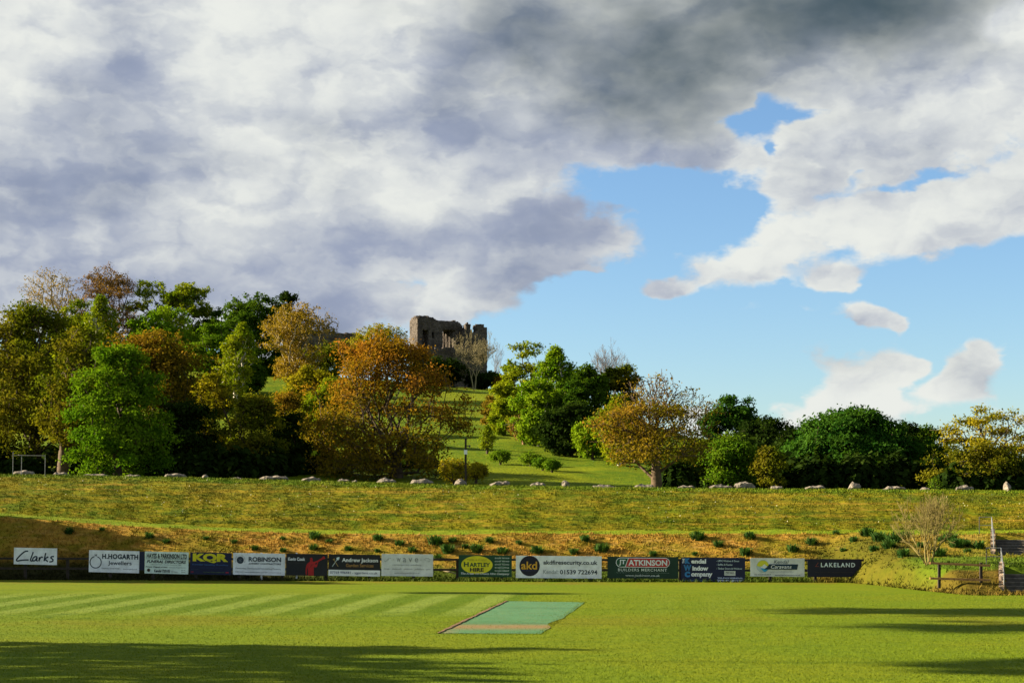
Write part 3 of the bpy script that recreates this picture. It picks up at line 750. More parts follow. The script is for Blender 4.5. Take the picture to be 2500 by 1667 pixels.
# --- foot of the hill, left
tree('edge_tree', 'large dark olive tree cut by the left edge of the picture', 85, 75, 150, 742, 1130, 122, 'olive', MB_bark, 'dome', 1150, 34, .19, .85, K=34, lobe=.28, seed=51, group=G1, trunk=.42, fork=4.0)
tree('brown_tree', 'brown-leaved tree with thick leaning trunk lit on its left side', 155, 195, 88, 800, 1085, 114, 'olive', MB_warm, 'dome', 620, 26, .18, .8, K=16, seed=52, group=G1, trunk=.36, fork=1.8, lean=-.4)
tree('orange_topped_tree', 'large tree with orange-brown top behind the bright green tree', 380, 372, 142, 812, 1130, 132, 'brown', MB_bark, 'dome', 1050, 34, .2, .85, K=28, lobe=.3, seed=53, group=G1, trunk=.4)
tree('bright_maple', 'bright green tree with foliage down to the ground, left foreground', 285, 290, 112, 847, 1172, 110, 'maple', MB_bark, 'dome', 1150, 34, .17, .8, K=30, lobe=.28, seed=54, group=G1, trunk=.3, fork=2.0)
tree('olive_young_tree', 'young olive tree right of the orange topped tree', 528, 525, 56, 905, 1165, 128, 'yellow', MB_bark, 'oval', 560, 26, .18, .8, K=14, seed=55, group=G1)
tree('dusky_tree', 'dusky brown-green tree in shade left of the orange tree', 618, 618, 74, 962, 1170, 122, 'olive', MB_bark, 'oval', 640, 28, .18, .8, K=16, seed=56, group=G1)
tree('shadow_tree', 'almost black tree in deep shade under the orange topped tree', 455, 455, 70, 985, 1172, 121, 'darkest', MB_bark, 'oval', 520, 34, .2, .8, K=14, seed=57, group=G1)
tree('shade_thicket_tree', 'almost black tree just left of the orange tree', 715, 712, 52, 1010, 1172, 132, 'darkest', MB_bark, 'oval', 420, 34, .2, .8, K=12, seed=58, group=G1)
tree('orange_tree', 'big spreading orange-leaved tree in the middle of the picture', 962, 940, 184, 820, 1172, 122, 'orange', MB_bark, 'dome', 1500, 29, .17, .8, K=34, lobe=.27, seed=59, group=G1, trunk=.42, fork=1.4, bf=.42, stems=2, tipr=.014,
     leafp=lambda P, rx, H, ox: np.clip(1.0 - .85 * np.exp(-((P[:, 0] - ox) / (rx * .6)) ** 2 - ((P[:, 2] - H * .38) / (H * .14)) ** 2), .1, 1))
# --- foot of the hill, right
tree('half_bare_tree', 'big half-bare tree with sunlit trunk right of the grass slope', 1603, 1602, 134, 898, 1135, 107, 'rusty', MB_warm, 'dome', 1900, 10, .14, .75, K=26, lobe=.3, seed=61, group=G1, trunk=.30, fork=2.6, bf=.55, tipr=.012, stems=1,
     leafp=lambda P, rx, H, ox: np.clip(.98 - .85 * (P[:, 2] / H > .72) * (P[:, 0] - ox > -rx * .6) - .30 * (P[:, 0] - ox > rx * .1), .10, 1))
tree('dark_crowned_tree', 'dark green tree on the skyline right of the half-bare tree', 1785, 1785, 66, 965, 1170, 156, 'deep', MB_bark, 'oval', 560, 38, .22, .8, K=16, seed=62, group=G1)
tree('dark_low_tree', 'low dark brown-green tree between two dark green crowns', 1880, 1880, 90, 1018, 1180, 150, 'darkest', MB_bark, 'dome', 560, 38, .22, .8, K=18, seed=63, group=G1)
tree('young_lime_tree', 'young lime green tree right of the half-bare tree', 1785, 1782, 56, 1058, 1182, 114, 'green', MB_bark, 'oval', 480, 24, .17, .75, K=12, seed=64, group=G1)
tree('yellow_sapling', 'yellow-green sapling left of the big dark green tree', 1880, 1880, 36, 1092, 1184, 112, 'olive', MB_bark, 'oval', 300, 22, .16, .7, K=9, seed=65, group=G1)
tree('twiggy_olive_bush', 'twiggy olive bush behind the boulders right of sunlit trunk', 1700, 1695, 56, 1070, 1182, 116, 'olive', MB_bark, 'ball', 480, 24, .17, .8, seed=66, group=G1, cat='bush')
tree('big_dark_tree', 'big dark green domed tree on the right', 2080, 2078, 145, 998, 1178, 122, 'deep', MB_bark, 'dome', 1350, 40, .21, .8, K=34, lobe=.28, seed=67, group=G1, trunk=.45)
tree('dark_side_tree', 'dark tree joined to the right of the big dark one', 2205, 2205, 56, 1035, 1182, 132, 'darkest', MB_bark, 'oval', 460, 36, .21, .8, K=12, seed=68, group=G1)
tree('bluish_tree', 'bluish dark green tree with thin top near right edge', 2262, 2262, 48, 1042, 1182, 136, 'dark', MB_bark, 'oval', 420, 28, .2, .85, K=12, seed=69, group=G1)
tree('airy_yellow_tree', 'airy yellow-green tree against the sky at the right edge', 2430, 2420, 112, 995, 1110, 118, 'yellow', MB_bark, 'layer', 900, 8, .15, .7, K=20, lobe=.3, seed=70, group=G1, trunk=.22, bf=.45)
tree('rusty_undergrowth_tree', 'rusty low tree under the airy yellow one', 2375, 2385, 110, 1085, 1186, 113, 'brown', MB_bark, 'layer', 620, 20, .17, .8, K=16, seed=71, group=G1)
# --- small shrubs on the slope
for i, (x, w, y, d, lf, lab) in enumerate([
        (1112, 34, 1118, 112, 'yellow', 'yellow-green shrub just left of the dark post'),
        (1162, 26, 1128, 118, 'yellow', 'small yellow-green shrub just right of the dark post'),
        (1190, 16, 1040, 150, 'birch', 'wispy young sapling above the post on the grass slope'),
        (1222, 22, 1100, 142, 'green', 'small dark shrub right of the wispy sapling'),
        (1295, 24, 1102, 140, 'green', 'leftmost of three shrubs in the middle of the grass slope'),
        (1325, 22, 1118, 134, 'green', 'middle of three shrubs on the grass slope'),
        (1348, 18, 1122, 132, 'green', 'rightmost of three shrubs on the grass slope'),
        (1345, 16, 1072, 160, 'birch', 'little pale sapling at the lower edge of the right tree belt')]):
    ybase = HOR - (hz((x - CX) * d / F, d) - CAMZ) * F / d
    tree('slope_shrub', lab, x, x, w, y, ybase, d, lf, MB_bark, 'ball' if w > 17 else 'spire', 150, 16, .13, .55, seed=80 + i, group=G4, cat='shrub')

# understorey that fills the shade between the trunks: one mass
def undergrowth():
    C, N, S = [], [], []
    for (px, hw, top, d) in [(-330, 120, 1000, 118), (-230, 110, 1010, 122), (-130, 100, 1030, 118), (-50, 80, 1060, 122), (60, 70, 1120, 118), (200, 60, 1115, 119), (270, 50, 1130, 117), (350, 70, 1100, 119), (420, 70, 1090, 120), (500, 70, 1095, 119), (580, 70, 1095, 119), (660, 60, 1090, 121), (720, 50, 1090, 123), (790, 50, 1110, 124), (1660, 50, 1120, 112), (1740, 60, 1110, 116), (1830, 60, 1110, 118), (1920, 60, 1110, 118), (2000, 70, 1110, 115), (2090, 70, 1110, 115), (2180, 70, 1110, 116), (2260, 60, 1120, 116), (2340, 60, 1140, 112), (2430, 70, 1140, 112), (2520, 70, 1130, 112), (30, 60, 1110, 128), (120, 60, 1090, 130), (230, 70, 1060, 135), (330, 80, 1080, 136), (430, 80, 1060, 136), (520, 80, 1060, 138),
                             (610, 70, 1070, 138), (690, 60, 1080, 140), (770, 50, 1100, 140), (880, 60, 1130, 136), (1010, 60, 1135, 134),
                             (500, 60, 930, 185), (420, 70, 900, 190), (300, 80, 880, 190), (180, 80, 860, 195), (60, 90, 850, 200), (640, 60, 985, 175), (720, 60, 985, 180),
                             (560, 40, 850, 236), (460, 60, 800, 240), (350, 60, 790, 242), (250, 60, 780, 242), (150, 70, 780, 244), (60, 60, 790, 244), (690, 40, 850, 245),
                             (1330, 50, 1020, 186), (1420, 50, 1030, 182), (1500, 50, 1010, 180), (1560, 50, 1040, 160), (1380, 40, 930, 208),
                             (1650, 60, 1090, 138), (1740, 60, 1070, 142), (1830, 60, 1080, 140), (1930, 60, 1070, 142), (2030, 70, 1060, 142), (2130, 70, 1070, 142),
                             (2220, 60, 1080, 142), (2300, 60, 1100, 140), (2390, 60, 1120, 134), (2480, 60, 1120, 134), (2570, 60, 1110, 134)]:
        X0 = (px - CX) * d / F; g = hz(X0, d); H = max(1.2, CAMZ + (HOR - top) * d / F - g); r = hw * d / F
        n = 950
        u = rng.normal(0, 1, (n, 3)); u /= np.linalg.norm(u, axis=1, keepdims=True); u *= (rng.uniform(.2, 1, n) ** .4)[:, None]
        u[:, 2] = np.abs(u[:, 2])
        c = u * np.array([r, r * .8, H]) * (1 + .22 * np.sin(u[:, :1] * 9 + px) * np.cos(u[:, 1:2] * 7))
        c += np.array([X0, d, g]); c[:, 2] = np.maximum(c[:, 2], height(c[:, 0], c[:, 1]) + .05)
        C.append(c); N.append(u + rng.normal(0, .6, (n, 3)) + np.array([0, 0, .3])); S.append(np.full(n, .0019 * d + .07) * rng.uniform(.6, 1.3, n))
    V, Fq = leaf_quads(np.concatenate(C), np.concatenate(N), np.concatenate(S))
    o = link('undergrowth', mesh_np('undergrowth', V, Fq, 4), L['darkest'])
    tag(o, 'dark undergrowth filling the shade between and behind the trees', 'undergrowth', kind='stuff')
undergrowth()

# trees beyond the left side of the picture: they throw the long shadows over the field and bank
def shade_tree(lab, X, d, H, r, z0, leaf, seed, n=420, per=30, size=.34, shape='dome'):  # unseen pines added for crown shadows; trunks thinned so theirs hardly show
    px = CX + X * F / d; g = hz(X, d)
    tree('added_shade_pine', lab, px, px, r * F / d, HOR - (g + H - CAMZ) * F / d, HOR - (g + z0 - CAMZ) * F / d, d, leaf, MB_bark, shape, n, per, size, .9, K=14, seed=seed,
         group='unseen pines added for field shadows', leafp=lambda P, rx, H, ox: np.full(len(P), .6), trunk=.05 if z0 > 6 else .25)
def hedge(lab, X, d0, d1, top, thick, seed, n=11000):
    """tall conifer hedge: a wall of foliage with an uneven top, thin stems inside"""
    rs = np.random.default_rng(seed); dm = (d0 + d1) / 2; g = hz(X, dm)
    r = empty('conifer_hedge', (X, dm, g), lab, 'hedge', 'hedges beyond the left of the field')
    D = rs.uniform(d0, d1, n); x = X + rs.normal(0, thick / 2, n); gg = height(x, D)
    T = top(D) * (1 + .16 * vnoise(D * .8, D * 0 + seed, 5) + .10 * vnoise(D * 2.1, D * 0 + seed, 6))
    z = gg + rs.uniform(0.02, 1, n) ** .8 * np.maximum(T - gg, .5)
    C = np.stack([x - X, D - dm, z - g], -1)
    V, Fq = leaf_quads(C, rs.normal(0, 1, (n, 3)), rs.uniform(.22, .42, n)); link('foliage', mesh_np('foliage', V, Fq, 4), L['dark'], r)
    mb = MB()
    for d in np.arange(d0 + .5, d1, 1.4): mb.tube((0, d - dm, hz(X, d) - g - .2), (0, d - dm, hz(X, d) - g + float(top(np.array([d]))[0]) * .6), .12, .05, 6)
    mb.build('stems', MB_bark, r)
shade_tree('slim unseen pine added to cast a thin shadow near the boards', -46, 72.6, 17.6, .5, 15.3, 'dark', 90, 70)
hedge('tall dark conifer hedge beyond the left of the field', -33.5, 25.0, 45.0, lambda D: 11.9 + 0 * D, 1.6, 5, 8000)
hedge('dark conifer hedge at the left end of the lower bank', -33.3, 77.8, 87.0, lambda D: np.interp(D, [77.8, 80, 83, 87], [9.6, 9.3, 7.4, 5.6]), 1.4, 6)
shade_tree('unseen high-crowned pine added for its field shadow, farthest one', -46, 62.9, 25.5, 2.6, 20.4, 'dark', 94, 170)
shade_tree('unseen high-crowned pine added for its field shadow, middle one', -46, 55.4, 25.5, 2.4, 20.2, 'dark', 95, 170)
shade_tree('unseen high-crowned pine added for its field shadow, nearest one', -46, 43.6, 25.5, 2.3, 19.8, 'dark', 96, 170)
# ------------------------------------------------------------------ castle ruin
def stone_mat(name, c1, c2):
    m, t, b = base_mat(name)
    g = t.new('ShaderNodeTexCoord'); P = g.outputs['Object']
    n = t.noise(P, 0.6, 4, .6); f = t.noise(P, 4.0, 4, .65)
    vo = t.new('ShaderNodeTexVoronoi'); vo.inputs['Scale'].default_value = 3.2; t.put(vo.inputs['Vector'], t.v('MULTIPLY', P, (1, 1, 1.7)))
    c = t.mix(t.step(n, .35, .65), c1, c2)
    c = t.mix(t.m('MULTIPLY', t.step(f, .4, .7), .6), c, tuple(x * .45 for x in c1))
    vv = t.m('MULTIPLY_ADD', t.xyz(vo.outputs['Color'])[0], .7, .4)
    c = t.mix(0.6, c, t.mix(1.0, c, t.vec(vv, vv, vv), 'MULTIPLY'))
    t.put(b.inputs['Base Color'], c); b.inputs['Roughness'].default_value = .95; b.inputs['Specular IOR Level'].default_value = .1
    bn = t.new('ShaderNodeBump'); bn.inputs['Strength'].default_value = .9; bn.inputs['Distance'].default_value = .15
    t.l.new(t.m('ADD', vo.outputs['Distance'], f), bn.inputs['Height']); t.l.new(bn.outputs[0], b.inputs['Normal'])
    return m
M_stone = stone_mat('ruin_stone', (0.078, 0.064, 0.054), (0.150, 0.125, 0.104))
M_rock = stone_mat('limestone', (0.20, 0.17, 0.135), (0.29, 0.25, 0.205))

def ragged_wall(name, solid, nx, nz, cell, thick, mat, parent, seed, ny=4, jit=.17):
    """wall of small cells: solid(i, k) tells where stone stands; outline broken by jitter"""
    rs = np.random.default_rng(seed); cy = thick / ny
    grid = np.zeros((nx + 2, ny + 2, nz + 2), bool)
    for i in range(nx):
        for k in range(nz):
            for j in range(ny):
                grid[i + 1, j + 1, k + 1] = solid((i + .5) * cell, (k + .5) * cell, (j + .5) / ny)
    verts, faces = {}, []
    def vid(i, j, k):
        key = (i, j, k)
        if key not in verts:
            q = rs.normal(0, jit * cell, 3) * np.array([.8, .9, .8])
            verts[key] = (len(verts), (i * cell + q[0], j * cy + q[1], k * cell + q[2]))
        return verts[key][0]
    Q = {(1, 0, 0): ((1, 0, 0), (1, 1, 0), (1, 1, 1), (1, 0, 1)), (-1, 0, 0): ((0, 0, 0), (0, 0, 1), (0, 1, 1), (0, 1, 0)),
         (0, 1, 0): ((0, 1, 0), (0, 1, 1), (1, 1, 1), (1, 1, 0)), (0, -1, 0): ((0, 0, 0), (1, 0, 0), (1, 0, 1), (0, 0, 1)),
         (0, 0, 1): ((0, 0, 1), (1, 0, 1), (1, 1, 1), (0, 1, 1)), (0, 0, -1): ((0, 0, 0), (0, 1, 0), (1, 1, 0), (1, 0, 0))}
    for i, j, k in zip(*np.where(grid)):
        for (a, b, c), q in Q.items():
            if not grid[i + a, j + b, k + c]:
                faces.append([vid(i - 1 + x, j - 1 + y, k - 1 + z) for x, y, z in q])
    V = [v[1] for v in sorted(verts.values())]
    return link(name, mesh_np(name, V, faces, 4), mat, parent)

def castle():
    d = 280.0; s = d / F
    p = W(1020, 955, d)
    root = empty('castle_ruin', (p.x, d, p.z), 'ruined grey stone castle block with openings and broken tower on the hilltop', 'castle')
    A = math.radians(30); ca = math.cos(A)
    # main block: runs from column 1020 (near left) to 1131, faces right of the camera so its left end is lit
    Lm = 111 * s / ca; Hm = (955 - 768) * s
    def prof(x):      # top outline, metres above base
        u = 1020 + x * ca / s
        y = np.interp(u, [1015, 1024, 1045, 1058, 1068, 1090, 1117, 1124, 1131], [779, 770, 768, 771, 777, 778, 776, 781, 792])
        return (955 - y) * s
    def solid(x, z, w):
        u = 1020 + x * ca / s; y = 955 - z / s
        if z > prof(x) - .5 * (abs(w - .5) * 2) ** 3: return False
        if 1033 - 16 * w <= u <= 1046 - 4 * w and u > 1026 and 803 <= y <= 862: return False
        if 1053 <= u <= 1058.5 and 808 <= y <= 823: return False
        if 1080 - 22 * w <= u <= 1111 - 11 * w and 800 <= y <= 852 - (u - 1080) * .1: return False
        if u > 1126 and 835 < y < 858: return False
        return True
    w = ragged_wall('keep_wall', solid, int(Lm / .22), int(Hm / .22) + 1, .22, 3.0, M_stone, root, 5, 8)
    w.rotation_euler = (0, 0, A); w.location = (0, 0, 0)
    # inner back wall that closes the large opening
    # broken tower on the right
    def prof2(u):
        return np.interp(u, [1132, 1135, 1137, 1141, 1146, 1150, 1151, 1159, 1161, 1163, 1170, 1180, 1182, 1190, 1192], [812, 803, 790, 785, 787, 800, 811, 812, 798, 790, 788, 789, 795, 797, 800])
    L2 = 60 * s / math.cos(math.radians(12))
    def solid2(x, z, w):
        u = 1132 + x * math.cos(math.radians(12)) / s; y = 955 - z / s
        return y > prof2(u) + 1.5 * math.sin(w * 7 + x * 2)
    w2 = ragged_wall('broken_tower', solid2, int(L2 / .28), int(Hm / .28) + 1, .28, 2.4, M_stone, root, 6, 5)
    w2.location = (112 * s, 1.2, 0); w2.rotation_euler = (0, 0, math.radians(12))
    # lower wall in front of the block
    L3 = 130 * s
    def solid3(x, z, w):
        u = 1010 + x / s; y = 975 - z / s
        return y > np.interp(u, [1010, 1040, 1060, 1085, 1110, 1140], [856, 854, 853, 851, 849, 858]) + 3 * vnoise(x * 1.3, 2.0, 4)
    w3 = ragged_wall('lower_wall', solid3, int(L3 / .3), int(130 * s / .3), .3, 1.4, M_stone, root, 7, 3)
    w3.location = (-10 * s, -2.2, -20 * s)
    w3.rotation_euler = (0, 0, math.radians(6))
    # curtain wall further left
    p2 = W(690, 870, 284)
    r2 = empty('curtain_wall', (p2.x, 284, p2.z), 'low dark ruined wall on the ridge left of the castle', 'wall')
    s2 = 284 / F
    def solid4(x, z, w):
        u = 690 + x / s2; y = 870 - z / s2
        return y > np.interp(u, [690, 760, 800, 830, 860, 880, 884], [800, 806, 810, 812, 811, 814, 826]) + 3 * vnoise(x * 1.1, 1.0, 9)
    ragged_wall('wall_stonework', solid4, int(196 * s2 / .3), int(74 * s2 / .3), .3, 1.6, M_stone, r2, 8, 3)
castle()

# ------------------------------------------------------------------ boulders on the crest
import bmesh
def boulder(x0, x1, yt, yb, idx, label, dark=False):
    pc = 0.5 * (x0 + x1); X = (pc - CX) * 93.5 / F
    dF = float(profile(np.array([X]))[9][0]); d = dF + 0.9
    s = d / F; X = (pc - CX) * s; g = hz(X, d)
    w = (x1 - x0) * s; h = max(.22, CAMZ + (HOR - yt) * s - g) ; rs = np.random.default_rng(300 + idx)
    bm = bmesh.new(); bmesh.ops.create_icosphere(bm, subdivisions=3, radius=1.0)
    n_lump = max(1, int(round(w / max(h, .3) / 1.6)))
    ph = rs.uniform(0, 9)
    planes = [(Vector(rs.normal(0, 1, 3)).normalized(), rs.uniform(.62, .9)) for _ in range(9)]
    for v in bm.verts:
        c = v.co.copy()
        for nrm, dd in planes:
            e = c.dot(nrm)
            if e > dd: c -= nrm * (e - dd) * .9
        c.x = math.copysign(abs(c.x) ** .72, c.x)
        lump = 1 + .20 * math.cos(c.x * n_lump * 3.14 + ph) + .10 * math.sin(c.x * 11 + ph * 2)
        c.z = c.z * lump * .95
        k = 1 + .16 * float(vnoise(c.x * 3 + idx, c.z * 3 + c.y * 2, 40))
        v.co = Vector((c.x * w / 2 * 1.02 * k, c.y * max(.3, h * .75) * k, c.z * h * .62 * k + h * .40))
    zmax = max(v.co.z for v in bm.verts)
    for v in bm.verts: v.co.z = v.co.z * h / zmax if v.co.z > 0 else v.co.z
    me = bpy.data.meshes.new('boulder'); bm.to_mesh(me); bm.free()
    o = link('boulder', me, M_rock); o.location = (X, d, g - .02)
    tag(o, label, 'boulder', 'boulders along the crest of the bank')
BO = [(30, 86, 1146, 1160, 'long dark stone in the shade under the metal frame at far left'),
      (128, 168, 1151, 1162, 'low rubble stones at the foot of the leaning trunk'),
      (201, 264, 1155, 1166, 'low broken boulder left of the bright green tree trunk'),
      (304, 346, 1160, 1168, 'low flat boulder right under the bright green tree'),
      (396, 457, 1154, 1170, 'chunky long boulder, second right of the bright green tree'),
      (492, 509, 1156, 1171, 'small upright round boulder on the dark left part of crest'),
      (561, 599, 1165, 1173, 'thin wedge shaped boulder right of the small upright one'),
      (635, 708, 1159, 1174, 'longest boulder on the crest left of the orange tree'),
      (737, 786, 1162, 1176, 'square ended boulder below the left rim of orange tree'),
      (825, 853, 1167, 1178, 'small pale boulder under the left half of orange tree'),
      (859, 873, 1172, 1178, 'tiny stone beside the small pale boulder under orange tree'),
      (920, 970, 1164, 1180, 'wedge boulder rising to the right under the orange trunk'),
      (999, 1058, 1167, 1181, 'rounded long boulder, next left of the dark post'),
      (1108, 1140, 1167, 1183, 'blocky boulder at the foot of the dark post'),
      (1196, 1247, 1173, 1184, 'two-toned low boulder, first right of the dark post'),
      (1294, 1332, 1175, 1185, 'pointed low boulder, second right of the dark post'),
      (1372, 1391, 1171, 1187, 'small upright split boulder, third right of the dark post'),
      (1445, 1504, 1181, 1188, 'very flat long slab left of the half-bare tree'),
      (1548, 1598, 1179, 1188, 'low boulder touching the foot of the sunlit trunk'),
      (1651, 1700, 1183, 1189, 'thin slab just right of the sunlit trunk'),
      (1732, 1789, 1180, 1189, 'long level boulder under the young lime tree'),
      (1792, 1843, 1174, 1190, 'large wedge boulder with high left shoulder, right of the lime tree'),
      (1881, 1913, 1184, 1190, 'small flat slab below the yellow-green sapling'),
      (1964, 2014, 1183, 1191, 'squared slab under the left half of big dark tree'),
      (2070, 2101, 1174, 1191, 'knobbly upright boulder under the middle of big dark tree'),
      (2156, 2212, 1185, 1193, 'scattered low stones right of the knobbly boulder'),
      (2246, 2272, 1187, 1194, 'small rounded slab beside the crest sapling'),
      (2328, 2377, 1182, 1193, 'cracked block boulder near the right edge'),
      (2451, 2467, 1174, 1193, 'small standing stone at the right edge of the crest')]
for i, b in enumerate(BO): boulder(b[0], b[1], b[2], b[3], i, b[4])
tree('crest_sapling', 'small leafy sapling standing on the crest at the right', 2282, 2282, 14, 1166, 1195, 95.6, 'green', MB_bark, 'spire', 60, 6, .07, .35, seed=131, cat='sapling', tipr=.006, trunk=.02, fork=.2)

# ------------------------------------------------------------------ post, metal frame
M_darkwood = simple('dark_wood', (0.030, 0.022, 0.016), .85, .3, 8, .3)
M_lit_wood = simple('brown_wood_lit', (0.330, 0.170, 0.060), .85, .25, 9, .4)  # short fence rails: brown wood with their sunlit tone painted in
M_white = simple('white_paint', (0.72, 0.74, 0.75), .5, .06, 3)
M_galv = simple('galvanised_steel', (0.20, 0.205, 0.20), .45, .2, 12, 0, .3)
M_iron = simple('dark_iron', (0.05, 0.05, 0.05), .5, .2, 10, 0, .5)
pw = W(1137, 1170, 97.5); gz = hz(pw.x, 97.5)
po = empty('marker_post', (pw.x, 97.5, gz), 'dark wooden post with small white notice beside a boulder', 'post')
Hp = CAMZ + (HOR - 1070) * 97.5 / F - gz
MB().box((0, 0, Hp / 2 - .1), (.115, .115, Hp + .2)).build('pole', M_darkwood, po)
MB().box((0.0, -.072, Hp - .78), (.19, .02, .25)).build('notice', M_white, po)
MB().box((.13, 0, Hp - .42), (.16, .05, .05)).box((.22, -.02, Hp - .44), (.10, .13, .13)).build('lamp_arm', M_iron, po)
def metal_frame():
    d = 95.2; s = d / F; X0 = (32 - CX) * s; g = hz(X0, d)
    r = empty('metal_frame', (X0, d, g), 'thin pale metal frame with crossbar on the crest at far left', 'frame')
    top = CAMZ + (HOR - 1111) * s - g
    for x, zt in ((32, 1103), (53, 1111), (110.5, 1111)):
        MB().tube(((x - 32) * s - .02, 0, -.1), ((x - 32) * s, 0, CAMZ + (HOR - zt) * s - g), .020, n=6).build('upright', M_galv, r)
    MB().tube((0, 0, top), (79 * s, 0, top - .03), .020, n=6).build('crossbar', M_galv, r)
metal_frame()

# ------------------------------------------------------------------ boundary fence and advertising boards
def fence_d(X): return float(profile(np.array([min(X, 13.0)]))[0][0]) - 0.25
def fence_run():
    X0, X1 = -26.5, (2112 - CX) * 75.9 / F
    r = empty('rail_fence', (X0, fence_d(X0), 0), 'dark wooden post and rail fence carrying the boards along the field', 'fence')
    n = 22; xs = np.linspace(X0, X1 - .15, n)
    base = Vector((X0, fence_d(X0), 0))
    for x in xs:
        dd = fence_d(x); MB().box(Vector((x, dd + .05, .44)) - base, (.12, .10, 1.12)).build('post', M_darkwood, r)
    for i in range(n - 1):
        a = xs[i]; b = xs[i + 1] if i < n - 2 else X1
        for z in (.98, .52):
            pa = Vector((a, fence_d(a) - .02, z)) - base; pb = Vector((b, fence_d(b) - .02, z)) - base
            m = (pa + pb) / 2; dv = pb - pa
            rot = Matrix.Rotation(math.atan2(dv.y, dv.x), 3, 'Z')
            MB().box(m, (dv.length, .045, .10), rot).build('rail', M_darkwood, r)
fence_run()

_text_cache = {}
def text_mesh(s, bold=0.0, shear=0.0, space=1.0):
    cu = bpy.data.curves.new('lettering', 'FONT'); cu.body = s; cu.size = 1.0; cu.offset = bold; cu.shear = shear
    cu.space_character = space; cu.resolution_u = 3; cu.fill_mode = 'FRONT'
    o = bpy.data.objects.new('lettering_tmp', cu); COL.objects.link(o)
    dg = bpy.context.evaluated_depsgraph_get(); dg.update()
    me = bpy.data.meshes.new_from_object(o.evaluated_get(dg))
    bpy.data.objects.remove(o); bpy.data.curves.remove(cu)
    return me

PAINT = {}
def paint(c, rough=.55):
    key = tuple(round(x, 3) for x in c)
    if key not in PAINT: PAINT[key] = simple('print_%d' % len(PAINT), c, rough, .16, 2.2)
    return PAINT[key]
BLACK, WHITE, NAVY, INK = (0.012, 0.013, 0.016), (0.72, 0.75, 0.78), (0.008, 0.012, 0.045), (0.018, 0.030, 0.050)

class Board:
    """one advertising board; positions are photo columns and rows inside the board"""
    def __init__(s, x0, y0, x1, y1, col, label, drop=1.0, name='advertising_board', dy=0.0):
        xm = .5 * (x0 + x1); X = (xm - CX) * 77.5 / F
        d = fence_d(X) - .09 + dy; d = fence_d((xm - CX) * d / F) - .09 + dy
        s.s = d / F; s.x0, s.y0, s.x1, s.y1 = x0, y0, x1, y1; s.lay = 0
        s.root = empty(name, W(xm, y1, d), label, 'board', 'advertising boards along the field')
        X = s.root.location.x
        yaw = math.atan2(fence_d(X + .5) - fence_d(X - .5), 1.0)
        s.root.rotation_euler = (0, math.radians(drop), yaw)
        w, h = (x1 - x0) * s.s, (y1 - y0) * s.s
        MB().box((0, .012, h / 2), (w, .024, h)).build('panel', paint(col), s.root)
        M_edge = paint((0.25, 0.26, 0.27))
    def P(s, px, py, lay): return Vector(((px - .5 * (s.x0 + s.x1)) * s.s, -.004 * lay, (s.y1 - py) * s.s))
    def text(s, st, x0, y0, x1, y1, c, bold=0.0, shear=0.0, lay=2, space=1.0, rot=0, name='lettering'):
        me = text_mesh(st, bold, shear, space)
        V = np.zeros(len(me.vertices) * 3); me.vertices.foreach_get('co', V); V = V.reshape(-1, 3)
        if rot: V = np.stack([-V[:, 1], V[:, 0], V[:, 2]], -1)
        lo, hi = V.min(0), V.max(0)
        u = (V[:, 0] - lo[0]) / max(hi[0] - lo[0], 1e-6); v = (V[:, 1] - lo[1]) / max(hi[1] - lo[1], 1e-6)
        a, b = s.P(x0, y1, lay), s.P(x1, y0, lay)
        Q = np.stack([a.x + u * (b.x - a.x), np.full(len(u), a.y), a.z + v * (b.z - a.z)], -1)
        me.vertices.foreach_set('co', Q.ravel()); me.update()
        return link(name, me, paint(c), s.root)
    def poly(s, pts, c, lay=1, name='printed_shape'):
        return MB().poly([s.P(x, y, lay) for x, y in pts]).build(name, paint(c), s.root)
    def rect(s, x0, y0, x1, y1, c, lay=1, name='printed_panel'): return s.poly([(x0, y1), (x1, y1), (x1, y0), (x0, y0)], c, lay, name)
    def disc(s, x, y, rx, ry, c, lay=1, name='emblem', n=28):
        return s.poly([(x + rx * math.cos(-2 * math.pi * k / n), y + ry * math.sin(-2 * math.pi * k / n)) for k in range(n)], c, lay, name)
    def stroke(s, lines, w, c, lay=2, name='emblem', smooth=False):
        m = MB()
        for pts in lines:
            if smooth:
                q = []
                for i in range(len(pts) - 1):
                    p0, p1, p2, p3 = [Vector(pts[min(max(i + k, 0), len(pts) - 1)]) for k in (-1, 0, 1, 2)]
                    for u in np.linspace(0, 1, 6)[:-1]:
                        q.append(.5 * ((2 * p1) + (p2 - p0) * u + (2 * p0 - 5 * p1 + 4 * p2 - p3) * u * u + (3 * p1 - p0 - 3 * p2 + p3) * u ** 3))
                pts = q + [Vector(pts[-1])]
            pts = [Vector(p) for p in pts]; nrm = []
            for i in range(len(pts)):
                t = (pts[min(i + 1, len(pts) - 1)] - pts[max(i - 1, 0)]).normalized(); nrm.append(Vector((-t.y, t.x)))
            i0 = len(m.v)
            for p, n in zip(pts, nrm):
                for sg in (1, -1): q = p + n * w * .5 * sg; m.v.append(s.P(q.x, q.y, lay))
            for i in range(len(pts) - 1): k = i0 + 2 * i; m.f.append((k, k + 1, k + 3, k + 2))
        return m.build(name, paint(c), s.root)

